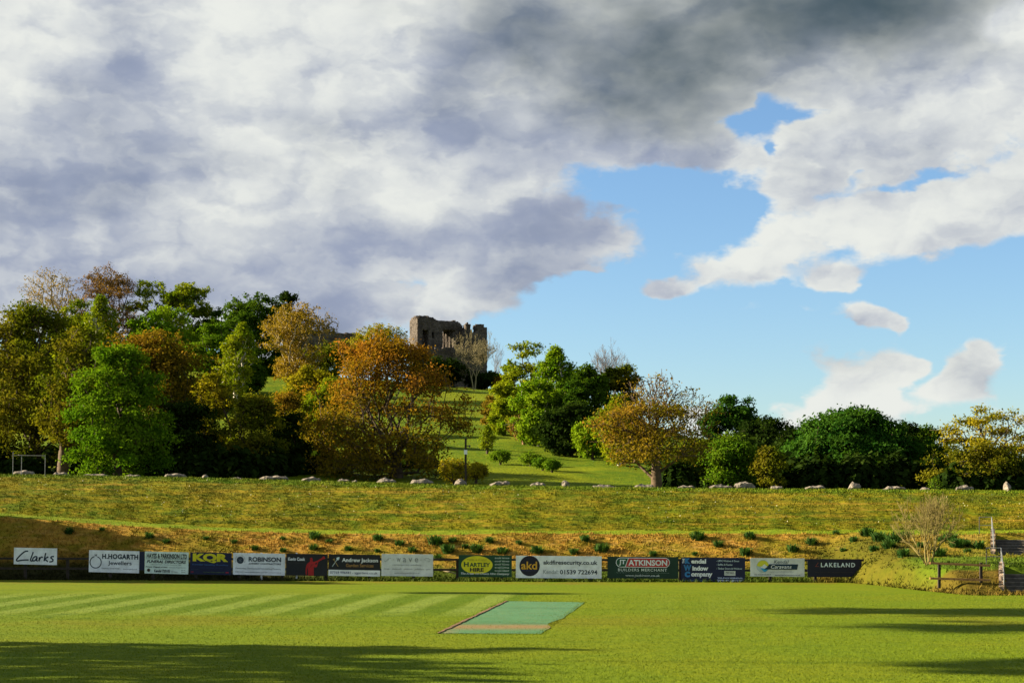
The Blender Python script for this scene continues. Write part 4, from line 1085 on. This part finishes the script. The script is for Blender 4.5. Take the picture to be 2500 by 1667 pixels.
def boards():
    b = Board(32, 1337, 140, 1377.5, WHITE, 'white board with dark cursive script, leftmost along the field', 1.0)
    q = lambda L: [(x * .2721, 1300 + y * .2721) for x, y in L]
    b.stroke([q([(250, 166), (222, 168), (185, 196), (155, 228), (143, 246), (152, 255), (185, 249), (222, 245), (255, 244)]),
              q([(296, 172), (284, 208), (273, 240), (278, 252), (292, 250)]),
              q([(334, 215), (312, 214), (294, 232), (296, 250), (314, 247), (334, 220), (328, 246), (340, 252)]),
              q([(354, 216), (352, 236), (350, 252), (358, 232), (372, 216), (386, 219)]),
              q([(412, 178), (404, 214), (398, 252)]), q([(436, 212), (404, 232), (418, 244), (432, 256)]),
              q([(488, 208), (466, 211), (460, 222), (478, 236), (474, 252), (446, 258)])], 3.4, INK, 2, 'script_lettering', True)
    b = Board(215, 1343.5, 340.5, 1397, WHITE, 'white jeweller board with a thin ring drawn at its left', 1.25)
    b.text('H.HOGARTH', 248, 1351.5, 338, 1364, INK, .045, space=1.1)
    b.text('Jewellers', 263, 1368.5, 322, 1381, INK, .016)
    b.text('Telephone: 01539 723286', 247, 1385.5, 292, 1389.3, INK); b.text('www.hhogarth.co.uk', 301, 1386, 336, 1390, INK)
    b.stroke([[(232 + 14 * math.sin(a), 1372.8 - 14 * math.cos(a)) for a in np.linspace(.28, 2 * math.pi - .28, 40)]], 2.2, INK, 2, 'ring_emblem')
    b.text('H', 229.5, 1352.5, 235, 1359, INK, .03)
    Board(339, 1346, 352, 1391, NAVY, 'narrow dark blue board squeezed between two white ones', 1.2, dy=.035)
    b = Board(351.5, 1346.5, 460.5, 1400, (0.62, 0.74, 0.66), 'pale green-white board of bold black condensed text, third from left', 1.2)
    b.text('HAYES & PARKINSON LTD', 356.5, 1351, 456.5, 1363, BLACK, .035); b.rect(356.5, 1364, 456.5, 1364.8, INK, 2, 'underline')
    b.text('FUNERAL DIRECTORS', 357, 1367, 454.5, 1374.3, BLACK, .035, .25)
    b.text('Independent Family Business Established 1882', 365.6, 1376.7, 442.8, 1379.3, INK)
    b.text('Private Chapels of Rest', 354, 1382, 409, 1386.3, BLACK, .02, .25); b.text('Independent Funeral Directors', 412, 1383, 455, 1386, INK)
    b.text('Kendal 720105', 375.7, 1389.7, 415, 1396.8, BLACK, .03); b.text('24 Hours', 418, 1393, 434, 1396.4, INK)
    b.disc(361.9, 1391.9, 4, 4, (0.05, 0.03, 0.015), 2); b.stroke([[(443, 1390), (447, 1390)], [(445, 1390), (445, 1396)], [(443, 1396), (453, 1395)], [(448, 1391), (453, 1390)]], .7, INK)
    b = Board(462.5, 1348.5, 565.5, 1402, NAVY, 'navy board with three big yellow block capitals', 1.1)
    b.text('KQR', 469, 1350.5, 557.5, 1373.5, (0.62, 0.56, 0.012), .06)
    b.text('Kendal Quality Roofing', 468.5, 1376, 557.5, 1380.6, (0.035, 0.09, 0.24), .02)
    b.text('DOMESTIC COMMERCIAL INDUSTRIAL', 484, 1384.5, 544, 1386.6, (0.02, 0.04, 0.14)); b.text('FLAT ROOFS', 464.8, 1388.8, 486, 1391, (0.04, 0.05, 0.10))
    b.text('SLATING TILING LEADWORK', 497, 1395, 549, 1397.4, (0.10, 0.17, 0.05)); b.rect(465, 1394.8, 471.5, 1397.4, (0.20, 0.012, 0.03), 2); b.rect(551.6, 1394.8, 559, 1397.4, (0.30, 0.015, 0.03), 2)
    b = Board(567.5, 1350, 696.5, 1403, WHITE, 'white joinery board with round black emblem at its left', 1.0)
    b.text('ROBINSON', 606, 1359, 686.5, 1370.5, INK, .035); b.text('JOINERY CONTRACTORS', 606, 1373.3, 686.5, 1378.6, INK, .03)
    b.disc(585.2, 1367.5, 8.8, 8.8, INK, 2); b.stroke([[(579.5, 1363.5), (590.5, 1372)], [(590.5, 1363.5), (579.5, 1372)], [(585, 1361), (585, 1374)]], .5, (.2, .24, .28), 3)
    for k, ch in enumerate('PROPERTY SERVICES'):
        a = -2.0 + 4.0 * k / 16.0
        if ch != ' ':
            x, y = 585.2 + 11.8 * math.sin(a), 1367.5 - 11.8 * math.cos(a); b.text(ch, x - .8, y - 1.0, x + .8, y + 1.0, INK)
    b.text('Maintaining, Developing & Refurbishing Property', 574, 1385.4, 686.3, 1390.2, INK); b.text('01539 740211 \u2022 enquiries@robinsonjoinery.co.uk \u2022 www.robinsonjoinery.co.uk', 573.5, 1394.7, 686.5, 1398.4, INK)
    b = Board(697.5, 1351.5, 800, 1404.5, BLACK, 'black board with a red silhouette aiming a long camera lens', .8)
    b.text('Kevin Cook', 702.3, 1360.2, 744.5, 1368.4, WHITE, .03); b.text('PHOTOGRAPHY', 702.5, 1371.2, 744.5, 1375.4, (.035, .033, .033))
    RED = (0.36, 0.014, 0.016)
    b.poly([(752, 1404), (752, 1390), (750, 1384), (749, 1404), (746, 1400), (746, 1386), (749, 1376), (754, 1371.5), (757, 1369.5), (756.5, 1362), (759, 1360), (761.5, 1360.5), (763, 1363), (762.8, 1369),
            (767, 1371), (769, 1374), (771, 1378), (774, 1375), (774, 1371), (777, 1371), (774, 1382), (770, 1384), (766, 1383), (766.5, 1404)][::-1], RED, 2, 'red_figure')
    b.poly([(764, 1371.5), (775, 1367), (787, 1359.5), (788, 1357.5), (791, 1356.2), (794.5, 1361.5), (791.5, 1363.5), (789, 1363.5), (778, 1370), (767, 1375)][::-1], RED, 3, 'camera_lens')
    b.stroke([[(757, 1384), (763, 1376)], [(758, 1377), (761, 1379)]], 1.0, (.05, .01, .01), 4, 'camera_strap')
    b = Board(801, 1353, 928.5, 1405.5, BLACK, 'black gardening board with crossed spade and fork, white strip below', .8)
    b.rect(801, 1390.8, 928.5, 1405.4, WHITE, 1, 'white_strip')
    b.text('Andrew Jackson', 834, 1361.8, 923, 1374, WHITE, .03); b.text('Garden Services', 844, 1375.5, 912, 1383.5, (0.36, 0.19, 0.05), .015)
    b.text('07769 996441 - ajgardens.co.uk', 805, 1394.3, 922, 1402.4, (0.08, 0.10, 0.18), .012)
    b.stroke([[(810.5, 1383), (822, 1366)]], 1.5, (.45, .55, .58), 3, 'spade'); b.poly([(820, 1364), (822, 1360.5), (826, 1359.5), (828, 1360), (827.5, 1364), (825, 1367.5), (822, 1367)][::-1], (.55, .68, .72), 3, 'spade_blade')
    b.stroke([[(825, 1383), (814, 1366)], [(812, 1367), (813.5, 1364)], [(814, 1366), (816.5, 1363.5)], [(812, 1367), (816, 1366)]], 1.2, (.40, .28, .10), 4, 'fork')
    b = Board(930.5, 1352, 1057.5, 1405.8, (0.60, 0.63, 0.64), 'worn pale grey board with faded spaced lettering', .5)
    G = (0.20, 0.215, 0.225)
    for ch, x0, x1 in (('w', 968, 977.6), ('a', 983, 991.3), ('v', 997, 1006), ('e', 1012.5, 1021)): b.text(ch, x0, 1361.5, x1, 1371.5, G)
    b.disc(959.7, 1366, .9, .9, G, 2); b.disc(1028, 1366, .9, .9, G, 2)
    b.stroke([[(936, 1368), (939, 1370.5), (944, 1368), (948, 1362)], [(946, 1368), (949, 1364)], [(950, 1362), (954, 1363)]], .8, G); b.stroke([[(1040, 1367), (1036, 1365), (1040, 1361.5), (1046, 1362), (1051, 1365), (1048, 1369), (1044, 1370)]], .9, G)
    b.text('contemporary jewellery', 958, 1376, 1028.5, 1381.2, G); b.text('design \u00b7 diamonds \u00b7 platinum \u00b7 palladium \u00b7 gold', 936, 1386.5, 1051, 1391, G)
    b.text('www.wavejewellery.co.uk', 962, 1396, 1025.5, 1400.8, G)
    DG = (0.008, 0.050, 0.022)
    b = Board(1119, 1354.5, 1249.5, 1408, DG, 'dark green hire board with a large yellow oval', .4)
    b.disc(1164, 1378.6, 38.6, 22, (0.62, 0.56, 0.014), 1, 'yellow_oval', 40)
    b.text('TOOL & PLANT', 1139.5, 1364, 1188.4, 1368.4, (0.22, 0.20, 0.01)); b.text('H', 1132, 1371.7, 1144, 1383.2, DG, .04); b.text('ARTLEY', 1146, 1373, 1196.5, 1383.2, DG, .035)
    b.text('HIRE', 1147, 1385.5, 1181, 1395, BLACK, .04); b.text('The Areas 1st Choice Hire Company', 1125, 1397, 1244, 1403.6, (.66, .70, .70), .012, .3, 3)
    for k, (pl, no) in enumerate([('Kendal', '01539 741919'), ('Windermere', '01539 445400'), ('Carnforth', '01524 733333'), ('Lancaster', '01524 67766'), ('Morecambe', '01524 33227')]):
        y = 1360 + 7.7 * k; b.text(no, 1208, y, 1243, y + 3.2, (.55, .63, .58), .02); b.text(pl, 1219, y - 2.6, 1232, y - .6, (.22, .40, .24))
    b = Board(1259, 1356.5, 1468.5, 1410.8, WHITE, 'widest white board with a round black logo at its left', .35)
    b.disc(1292.8, 1381.4, 25, 25, (0.010, 0.010, 0.022), 1, 'logo_disc', 40); b.text('akd', 1272, 1370.5, 1311, 1390, (0.62, 0.33, 0.03), .02); b.text('FIRE SECURITY LTD', 1276, 1392, 1309, 1393.4, (.10, .09, .25))
    b.text('akdfiresecurity.co.uk', 1326.3, 1367, 1458.5, 1380.5, INK, .022); b.text('Kendal:', 1326, 1390.3, 1363, 1400.4, (.32, .35, .37), .012); b.text('01539 722694', 1367, 1390, 1458, 1401, INK, .022)
    b = Board(1483, 1358.5, 1655.5, 1411.5, (0.006, 0.030, 0.018), 'dark green builders board with red and green pill logo', .35)
    def pill(x0, y0, x1, y1):
        r = (y1 - y0) / 2; ym = (y0 + y1) / 2
        return [(x0 + r - r * math.sin(a), ym - r * math.cos(a)) for a in np.linspace(0, math.pi, 12)] + [(x1 - r + r * math.sin(a), ym + r * math.cos(a)) for a in np.linspace(0, math.pi, 12)]
    b.poly(pill(1503.5, 1360.7, 1635, 1384.5), WHITE, 1, 'pill_outline'); b.poly(pill(1505, 1362.2, 1633.5, 1383), (0.010, 0.075, 0.035), 2, 'pill_green')
    r = pill(1505, 1362.2, 1633.5, 1383)
    b.poly([(1526.5, 1383)] + r[12:] + [(1534, 1362.2)], (0.42, 0.030, 0.030), 3, 'pill_red')
    b.stroke([[(1526.5, 1383), (1534, 1362.2)]], 1.4, WHITE, 4)
    b.text('JT', 1511, 1366, 1527, 1380, WHITE, .03, 0, 5); b.text('ATKINSON', 1534, 1366, 1628.5, 1380, WHITE, .03, 0, 5)
    b.text('BUILDERS MERCHANT', 1509, 1387, 1628, 1394, (.58, .64, .60), .01, space=1.15); b.text('www.jtatkinson.co.uk', 1527, 1401.3, 1610.5, 1408.4, (.62, .68, .66))
    b.text('Kendal Penrith Barrow Lancaster Darlington Northallerton Richmond', 1505, 1396.6, 1633, 1398.6, (.22, .28, .25))
    b = Board(1663, 1360.5, 1818.5, 1422, NAVY, 'tall navy window company board with stacked blue initials', .35)
    LB = (0.030, 0.17, 0.40)
    b.text('K', 1672, 1362.2, 1685.5, 1376, LB, .09); b.text('W', 1669, 1378.6, 1688, 1393, LB, .06); b.text('C', 1671.7, 1394.6, 1685, 1409, LB, .09)
    b.text('endal', 1687.4, 1364.4, 1723.5, 1375.2, WHITE, .05); b.text('indow', 1690.3, 1381, 1729, 1392.6, WHITE, .05); b.text('ompany', 1687.4, 1398.4, 1739.2, 1410.2, WHITE, .05)
    b.text('THE', 1666, 1363, 1671, 1375, WHITE, .03, rot=1); b.text('www.kendalwindows.com', 1669, 1413.8, 1739.6, 1418.4, (.14, .30, .42), space=1.2)
    for st, x1, y in (('- UPVC Windows & Doors', 1803.8, 1366), ('- Soffits & Fascias', 1787.4, 1375), ('- Timber Doors & Windows', 1810.8, 1384.5)): b.text(st, 1749, y, x1, y + 4.6, (.45, .55, .60), .02)
    b.rect(1768, 1392.8, 1795, 1404, (.55, .58, .55), 1, 'plate'); b.text('FENSA', 1771.5, 1395.5, 1792, 1398.8, INK, .03); b.rect(1771, 1400.3, 1792, 1401, (.3, .32, .3), 2)
    b.text('TEL/FAX KENDAL', 1751, 1408.4, 1813.5, 1411.8, (.45, .52, .70), .04); b.text('720327', 1750, 1414, 1815, 1420.2, (.55, .62, .78), .06)
    b = Board(1832, 1362, 1963.5, 1406.7, (0.62, 0.64, 0.61), 'off-white caravan board with yellow and blue landscape disc', .3)
    b.disc(1862.6, 1381.8, 15.2, 15.2, (.26, .36, .38), 1, 'disc_rim'); b.disc(1862.6, 1381.8, 14.6, 14.6, (.42, .50, .50), 2, 'disc')
    arc = lambda a0, a1, r=14.6: [(1862.6 + r * math.cos(a), 1381.8 + r * math.sin(a)) for a in np.linspace(a0, a1, 16)]
    b.poly((arc(math.pi * 1.02, math.pi * 2.05) + [(1866, 1377), (1862, 1381), (1855, 1383)])[::-1], (.58, .56, .03), 3, 'sun_shape')
    b.poly([(1855, 1387), (1862, 1380), (1866, 1376.5), (1872, 1382), (1876, 1388)][::-1], (.66, .70, .70), 4, 'mountain_shape')
    b.poly(([(1856, 1386), (1862, 1386.5), (1870, 1389), (1876.5, 1386)] + arc(.3, 1.35, 14.4))[::-1], (.03, .32, .60), 5, 'wave_shape')
    b.poly([(1865, 1389.3), (1872, 1384), (1878, 1376.5), (1948, 1376.5), (1945.5, 1389.5)][::-1], (.008, .028, .050), 6, 'banner')
    b.text('Kendal', 1889, 1366.5, 1925.5, 1375, (.06, .09, .12), .006, .25); b.text('Caravans', 1882, 1378.3, 1932, 1387, WHITE, .006, .25, 7)
    b.text('dealers of touring caravans, motor', 1884, 1391.5, 1933, 1394, G); b.text('homes, accessories, servicing & repairs', 1880.5, 1395.2, 1937, 1397.6, G)
    b.text('Tel: 01539 823819', 1841.6, 1400.6, 1882, 1404, INK); b.text('www.kendalcaravans.co.uk', 1892, 1401, 1953.5, 1404.6, INK)
    b = Board(1971.5, 1364, 2103, 1408, (0.007, 0.008, 0.022), 'near-black navy board with wide-spaced white capitals, rightmost', .25)
    b.text('LAKELAND', 2004, 1373, 2087.5, 1383.6, (.66, .78, .82), .02, space=1.25); b.stroke([[(1997.5, 1373), (1994, 1377), (1992, 1382.5), (1990, 1381)], [(1992, 1382.5), (1998.5, 1382)]], .9, (.25, .05, .03), 2, 'swash_emblem', True)
    b.text('the home of creative kitchenware', 1990, 1394.5, 2088, 1397.8, (.035, .030, .030))
boards()
# pale stub posts that stand up behind two boards
for x, lab in ((630, 'white stub post standing up behind the white joinery board'), (718, 'white stub post behind the black board with red silhouette')):
    X = (x - CX) * 77 / F; dd = fence_d(X) + .16
    o = MB().box((0, 0, .58), (.075, .06, 1.36)).build('stub_post', M_white); o.location = (X, dd, 0); tag(o, lab, 'post', 'stub posts behind the boards')
# pale cut branch lying beside the green hire board
p = ground_hit(1098, 1404, 74, 84)
br = MB().tube((-.28, 0, .22), (.3, -.05, .05), .045, .03, 7).tube((-.05, 0, .16), (.12, .1, .26), .02, .012, 5).build('cut_branch', MB_pale, smooth=True)
br.location = p; tag(br, 'pale cut branch lying left of the green hire board', 'branch')

# ------------------------------------------------------------------ cricket mat
def mat():
    gp = lambda px, py: W(px, py, CAMZ * F / (py - HOR))
    nl, nr, fr, fl = gp(1071, 1546), gp(1326, 1547), gp(1430, 1470), gp(1238, 1467)
    m, t, b = base_mat('mat_green')
    tc = t.new('ShaderNodeTexCoord'); P = tc.outputs['Generated']; x, y, z = t.xyz(P)
    n = t.noise(tc.outputs['Object'], .9, 4, .6); nf = t.noise(tc.outputs['Object'], 14, 4, .6)
    yy = t.m('MULTIPLY_ADD', t.m('SUBTRACT', n, .5), .035, y)
    c = t.mix(t.step(n, .3, .7), (0.048, 0.138, 0.052), (0.068, 0.165, 0.068))
    c = t.mix(t.m('MULTIPLY', t.step(yy, .30, .50), .25), c, (0.085, 0.19, 0.095))
    yy = t.m('MULTIPLY_ADD', t.m('SUBTRACT', nf, .5), .05, yy)
    worn = t.m('MULTIPLY', t.step(yy, .06, .17), t.step(yy, .17, .27, 1, 0))
    c = t.mix(t.m('MULTIPLY', worn, .95), c, (0.215, 0.120, 0.045))
    c = t.mix(t.m('MULTIPLY', t.step(x, .16, .02), t.m('MULTIPLY', t.step(n, .3, .6), .6)), c, (0.20, 0.12, 0.05))
    c = t.mix(t.m('MULTIPLY', nf, .25), c, (0.03, 0.10, 0.05))
    c = t.mix(t.m('MULTIPLY', t.step(t.noise(tc.outputs['Object'], 2.3, 5, .65), .48, .72), .35), c, (0.130, 0.130, 0.060))
    seam = t.m('PINGPONG', t.m('ADD', y, .02), .125)
    c = t.mix(t.m('MULTIPLY', t.step(seam, .004, .0015), .5), c, (0.02, 0.06, 0.03))
    t.put(b.inputs['Base Color'], c); b.inputs['Roughness'].default_value = .85; b.inputs['Specular IOR Level'].default_value = .15
    root = empty('cricket_mat', ((nl.x + nr.x) / 2, nl.y, 0), 'green artificial cricket pitch mat with worn brown band near its front', 'cricket pitch')
    nu, nv = 16, 60; V = []
    for j in range(nv + 1):
        for i in range(nu + 1):
            u, v = i / nu, j / nv
            q = nl.lerp(nr, u).lerp(fl.lerp(fr, u), v)
            if i == 0: q.x += .14 * float(vnoise(v * 7, 3.5, 8)) + .06 * float(vnoise(v * 25, 3.5, 9))
            if j == 0: q.y += .10 * float(vnoise(u * 6, 9.5, 8))
            q.x -= u ** 3 * (.24 * math.exp(-((v - .27) / .07) ** 2) + .10 * float(vnoise(v * 14, 1.5, 8)) + .05)
            V.append((q.x - root.location.x, q.y - root.location.y, .010 + .006 * float(vnoise(u * 5, v * 24, 3))))
    i = np.arange(nv)[:, None] * (nu + 1) + np.arange(nu)[None, :]
    link('mat_surface', mesh_np('mat_surface', V, np.stack([i, i + 1, i + nu + 2, i + nu + 1], -1).reshape(-1, 4), 4), m, root, True)
    M_soil = simple('soil', (0.10, 0.055, 0.022), .95, .4, 7, .5)
    def lip(a, b2, name, wd, h, lift=.0):
        mb = MB(); N = 46; rs = random.Random(3)
        ring = []
        for k in range(N + 1):
            q = a.lerp(b2, k / N); ww = wd * rs.uniform(.5, 1.5); hh = h * rs.uniform(.4, 1.3)
            ring.append([(q.x - root.location.x + dx * ww, q.y - root.location.y, zz) for dx, zz in ((-1, .004), (-.45, hh), (.25, hh * .9), (.8, .03))])
        for k in range(N + 1): mb.v += [Vector(c) for c in ring[k]]
        for k in range(N):
            for j in range(3): a0 = k * 4 + j; mb.f.append((a0, a0 + 1, a0 + 5, a0 + 4))
        mb.build(name, M_soil, root, True)
    lip(nl + Vector((-.02, 0, 0)), fl + Vector((-.02, 0, 0)), 'soil_edge', .07, .028)
mat()
def mat_fringe():
    gp = lambda px, py: W(px, py, CAMZ * F / (py - HOR))
    q = [gp(1071, 1546), gp(1326, 1547), gp(1430, 1470), gp(1238, 1467)]
    X, D = [], []
    for k in range(4):
        a, b = q[k], q[(k + 1) % 4]; n = (500, 1500, 500, 1500)[k]; t = rng.uniform(0, 1, n)
        e = -.03 if k in (0, 3) else -.10
        X.append(a.x + (b.x - a.x) * t + rng.normal(0, .05, n) + (e if k == 1 else (.0 if k != 3 else -.04))); D.append(a.y + (b.y - a.y) * t + rng.normal(0, .10, n))
    blades('mat_edge_grass', np.concatenate(X), np.concatenate(D),   .012, .035, .010, B_fi, 'longer grass growing over the edges of the cricket mat', 1, .9)
mat_fringe()

# ------------------------------------------------------------------ steps, cheek walls, handrails on the right
M_step = simple('step_stone', (0.085, 0.073, 0.058), .9, .3, 4, .5)
M_cheek = stone_mat('cheek_stone', (0.30, 0.225, 0.16), (0.40, 0.31, 0.23))
DIP = .30
M_lit_nose = simple('nosing_lit_edge', (0.15, 0.13, 0.10), .9, .3, 4, .4)  # paler than the steps: sunlit tread edges put into the colour
def flight(lab, px, d0, z0, d1, z1, n, wall_lab):
    x0 = (px - CX) * d0 / F; w = 2.6
    r = empty('stone_steps', (x0, d0, z0), lab, 'steps', 'stone steps up the bank', -math.atan2(x0, d0))
    for k in range(n):
        run = (d1 - d0) / n; rise = (z1 - z0) / n
        MB().box((w / 2, run * (k + .5) + .2, rise * (k + .5) - .10 - DIP), (w, run + .4, rise + .2)).build('step', M_step, r)
        MB().box((w / 2, run * k + .10, rise * (k + 1) + .008 - DIP), (w + .01, .12, .045)).build('nosing', M_lit_nose, r)
    return r
zt = lambda px, d: hz((px - CX) * d / F, d)
flight('upper flight of dark stone steps at the right edge', 2429, 74.6, 1.22, 81.9, 2.08, 8, '')
flight('lower flight of dark stone steps at the right edge', 2450, 65.4, 0.0, 68.4, .95, 7, '')
def cheek(px, d0, z0, d1, z1, lab):
    x0 = (px - CX) * d0 / F
    n = 14; rs = random.Random(int(px)); mb = MB()
    for k in range(n):
        u = (k + .5) / n; dd = (d1 - d0) * u; zz = (z1 - z0) * u
        mb.box((rs.uniform(-.012, .012), dd, zz - .12 + rs.uniform(-.015, .015)), (.20, (d1 - d0) / n * .985, .62))
    o = mb.build('cheek_wall', M_cheek); o.location = (x0, d0, z0); o.rotation_euler = (0, 0, -math.atan2(x0, d0)); tag(o, lab, 'wall', 'cheek walls beside the steps')
cheek(2424, 74.3, 1.22, 82.2, 2.16, 'pale stone edging beside the upper steps')
cheek(2445, 65.6, .05, 68.5, 1.0, 'pale stone edging beside the lower steps')
def handrail(lab, pts, rails, upper):
    base = pts[0]; r = empty('handrail', base, lab, 'handrail', 'handrails beside the steps')
    for p, h, m in upper: MB().tube(Vector(p) - base + Vector((0, 0, -.1)), Vector(p) - base + Vector((0, 0, h)), .019, n=7).build('upright', m, r)
    for a, b2, m in rails: MB().tube(Vector(a) - base, Vector(b2) - base, .017, n=7).build('rail', m, r)
def mk_rail(lab, xl, xr, d, zg, h, d_low, z_low, px_low):
    a = Vector(((xl - CX) * d / F, d, zg)); b2 = Vector(((xr - CX) * d / F, d, zg)); c = Vector(((px_low - CX) * d_low / F, d_low, z_low))
    up = Vector((0, 0, h))
    handrail(lab, [a], [(a + up, b2 + up, M_galv), (a + up * .5, b2 + up * .5, M_galv), (b2 + up, c + up, M_galv), (b2 + up * .5, c + up * .5, M_galv)], [(a, h, M_iron), (b2, h, M_galv), (c, h, M_galv)])
mk_rail('galvanised handrail at the top of the upper steps', 2391, 2421, 82.6, zt(2405, 82.6), .80, 75.2, 1.25, 2426)
mk_rail('galvanised handrail beside the lower steps', 2408, 2444, 69.3, zt(2420, 69.3), .70, 65.9, .02, 2451)
def short_fence():
    d = 66.3; s = d / F
    X0, X1 = (2285 - CX) * s, (2415 - CX) * s; g = hz(X0, d)
    r = empty('short_rail_fence', (X0, d, g), 'short two-post brown rail fence on the mound beside the steps', 'fence')
    zr = lambda y: CAMZ + (HOR - y) * s - g
    for x in (2294, 2396): MB().box(((x - 2285) * s, .06, (zr(1376) + zr(1432)) / 2), (.10, .10, zr(1376) - zr(1432) + .1)).build('post', M_darkwood, r)  # dark wood here paints in the shaded fronts of the posts
    for y0, y1 in ((1374, 1380), (1411, 1415.5)):
        a = Vector(((2270 - 2285) * s, -.02, zr(y0))); b2 = Vector(((2417 - 2285) * s, -.02, zr(y1)))
        MB().box((a + b2) / 2, ((b2 - a).length, .07, .085), Matrix.Rotation(-math.atan2((b2 - a).z, (b2 - a).x), 3, 'Y')).build('rail', M_lit_wood, r)
short_fence()

# ------------------------------------------------------------------ willow shrub and daffodil clumps
MB_will = simple('bark_willow', (0.190, 0.150, 0.045), 0.9, .3, 3.0)
L['willow'] = leaf_mat('leaf_willow', (0.150, 0.150, 0.014), (0.250, 0.220, 0.024))
def willow():
    p = ground_hit(2268, 1377, 65, 80)
    bare_tree('willow_shrub', 'wispy straw-coloured willow shrub on the mound at the right', 2268, 80, 1200, p.y, MB_will, 146, 10, None, .26, .040, 5, .46, 'willow', 8, .045, 'shrub', .34)
willow()

M_daff = leaf_mat('leaf_daffodil', (0.018, 0.055, 0.010), (0.060, 0.115, 0.026), trans=.2, nscale=4.0)
def daff_mesh(seed):
    rs = np.random.default_rng(seed); n = 170
    a = rs.uniform(0, 6.28, n); r = rs.uniform(.0, .15, n); h = rs.uniform(.14, .30, n) * (1 - .9 * r); out = rs.uniform(.03, .22, n)
    w = rs.uniform(.014, .026, n); V = []; Fq = []
    for k in range(n):
        c, s = math.cos(a[k]), math.sin(a[k]); base = np.array([r[k] * c, r[k] * s, -.05])
        side = np.array([-s, c, 0]) * w[k]
        for t, wd in ((0, 1), (.55, 1.0), (1, .35)):
            q = base + np.array([c * out[k] * t ** 1.5, s * out[k] * t ** 1.5, (h[k] + .05) * (t - .22 * t ** 3 * (out[k] > .17) * 2)])
            V += [q - side * wd, q + side * wd]
        i = 6 * k; Fq += [(i, i + 1, i + 3, i + 2), (i + 2, i + 3, i + 5, i + 4)]
    me = mesh_np('daffodil_clump', np.array(V), np.array(Fq), 4); me.materials.append(M_daff); return me
DV = [daff_mesh(500 + k) for k in range(6)]
DAFF = [(168, 1302), (249, 1295), (364, 1312), (406, 1325), (503, 1316), (571, 1325), (622, 1342), (691, 1346), (690, 1317), (769, 1315), (804, 1326), (765, 1341), (850, 1343),
        (923, 1319), (922, 1347), (975, 1330), (1007, 1347), (1061, 1328), (1105, 1323), (1094, 1348), (1069, 1366), (1103, 1394), (1136, 1336), (1195, 1324), (1163, 1347),
        (1227, 1351), (1267, 1327), (1311, 1351), (1429, 1320), (1401, 1351), (1469, 1346), (1593, 1357), (1703, 1316), (1754, 1333), (1830, 1314), (1696, 1354), (1819, 1354),
        (1980, 1328), (1936, 1345), (2058, 1346), (2084, 1322), (2133, 1344), (2041, 1303), (2117, 1308), (2148, 1319), (2170, 1337), (2211, 1312), (2206, 1358), (2246, 1336),
        (2320, 1319), (2336, 1335), (2362, 1349), (2389, 1338), (2291, 1357), (2358, 1334), (2300, 1322), (2185, 1325)]
LAND = [(0, 190, 'between the cursive and the ring boards'), (190, 345, 'above the ring board'), (345, 465, 'above the pale green-white board'), (465, 566, 'above the yellow capitals board'), (566, 697, 'above the joinery board'),
        (697, 800, 'above the red silhouette board'), (800, 930, 'above the spade board'), (930, 1060, 'above the worn grey board'), (1060, 1118, 'in the gap left of the yellow oval board'),
        (1118, 1255, 'above the yellow oval board'), (1255, 1470, 'above the round black logo board'), (1470, 1658, 'above the pill logo board'), (1658, 1826, 'above the tall navy board'),
        (1826, 1968, 'above the caravan board'), (1968, 2112, 'above the rightmost board'), (2112, 2262, 'left of the willow shrub'), (2262, 2500, 'right of the willow shrub')]
for k, (px, py) in enumerate(sorted(DAFF)):
    p = ground_hit(px, py, 65, 88)
    o = link('daffodil_clump', DV[k % 6]); o.location = p
    f = random.choice((.75, .95, 1.15, 1.35, 1.6, 1.8)) * random.uniform(.9, 1.1) * (1.15 if px > 2100 else 1.0); o.scale = (f * 1.0, f * 1.0, f * .85); o.rotation_euler = (0, 0, random.uniform(0, 6.28))
    land = next(l for a, b, l in LAND if a <= px < b)
    tag(o, 'dark green leaf clump ' + land + ', ' + ordinal(k + 1) + ' from left', 'plant', 'daffodil clumps on the lower bank')
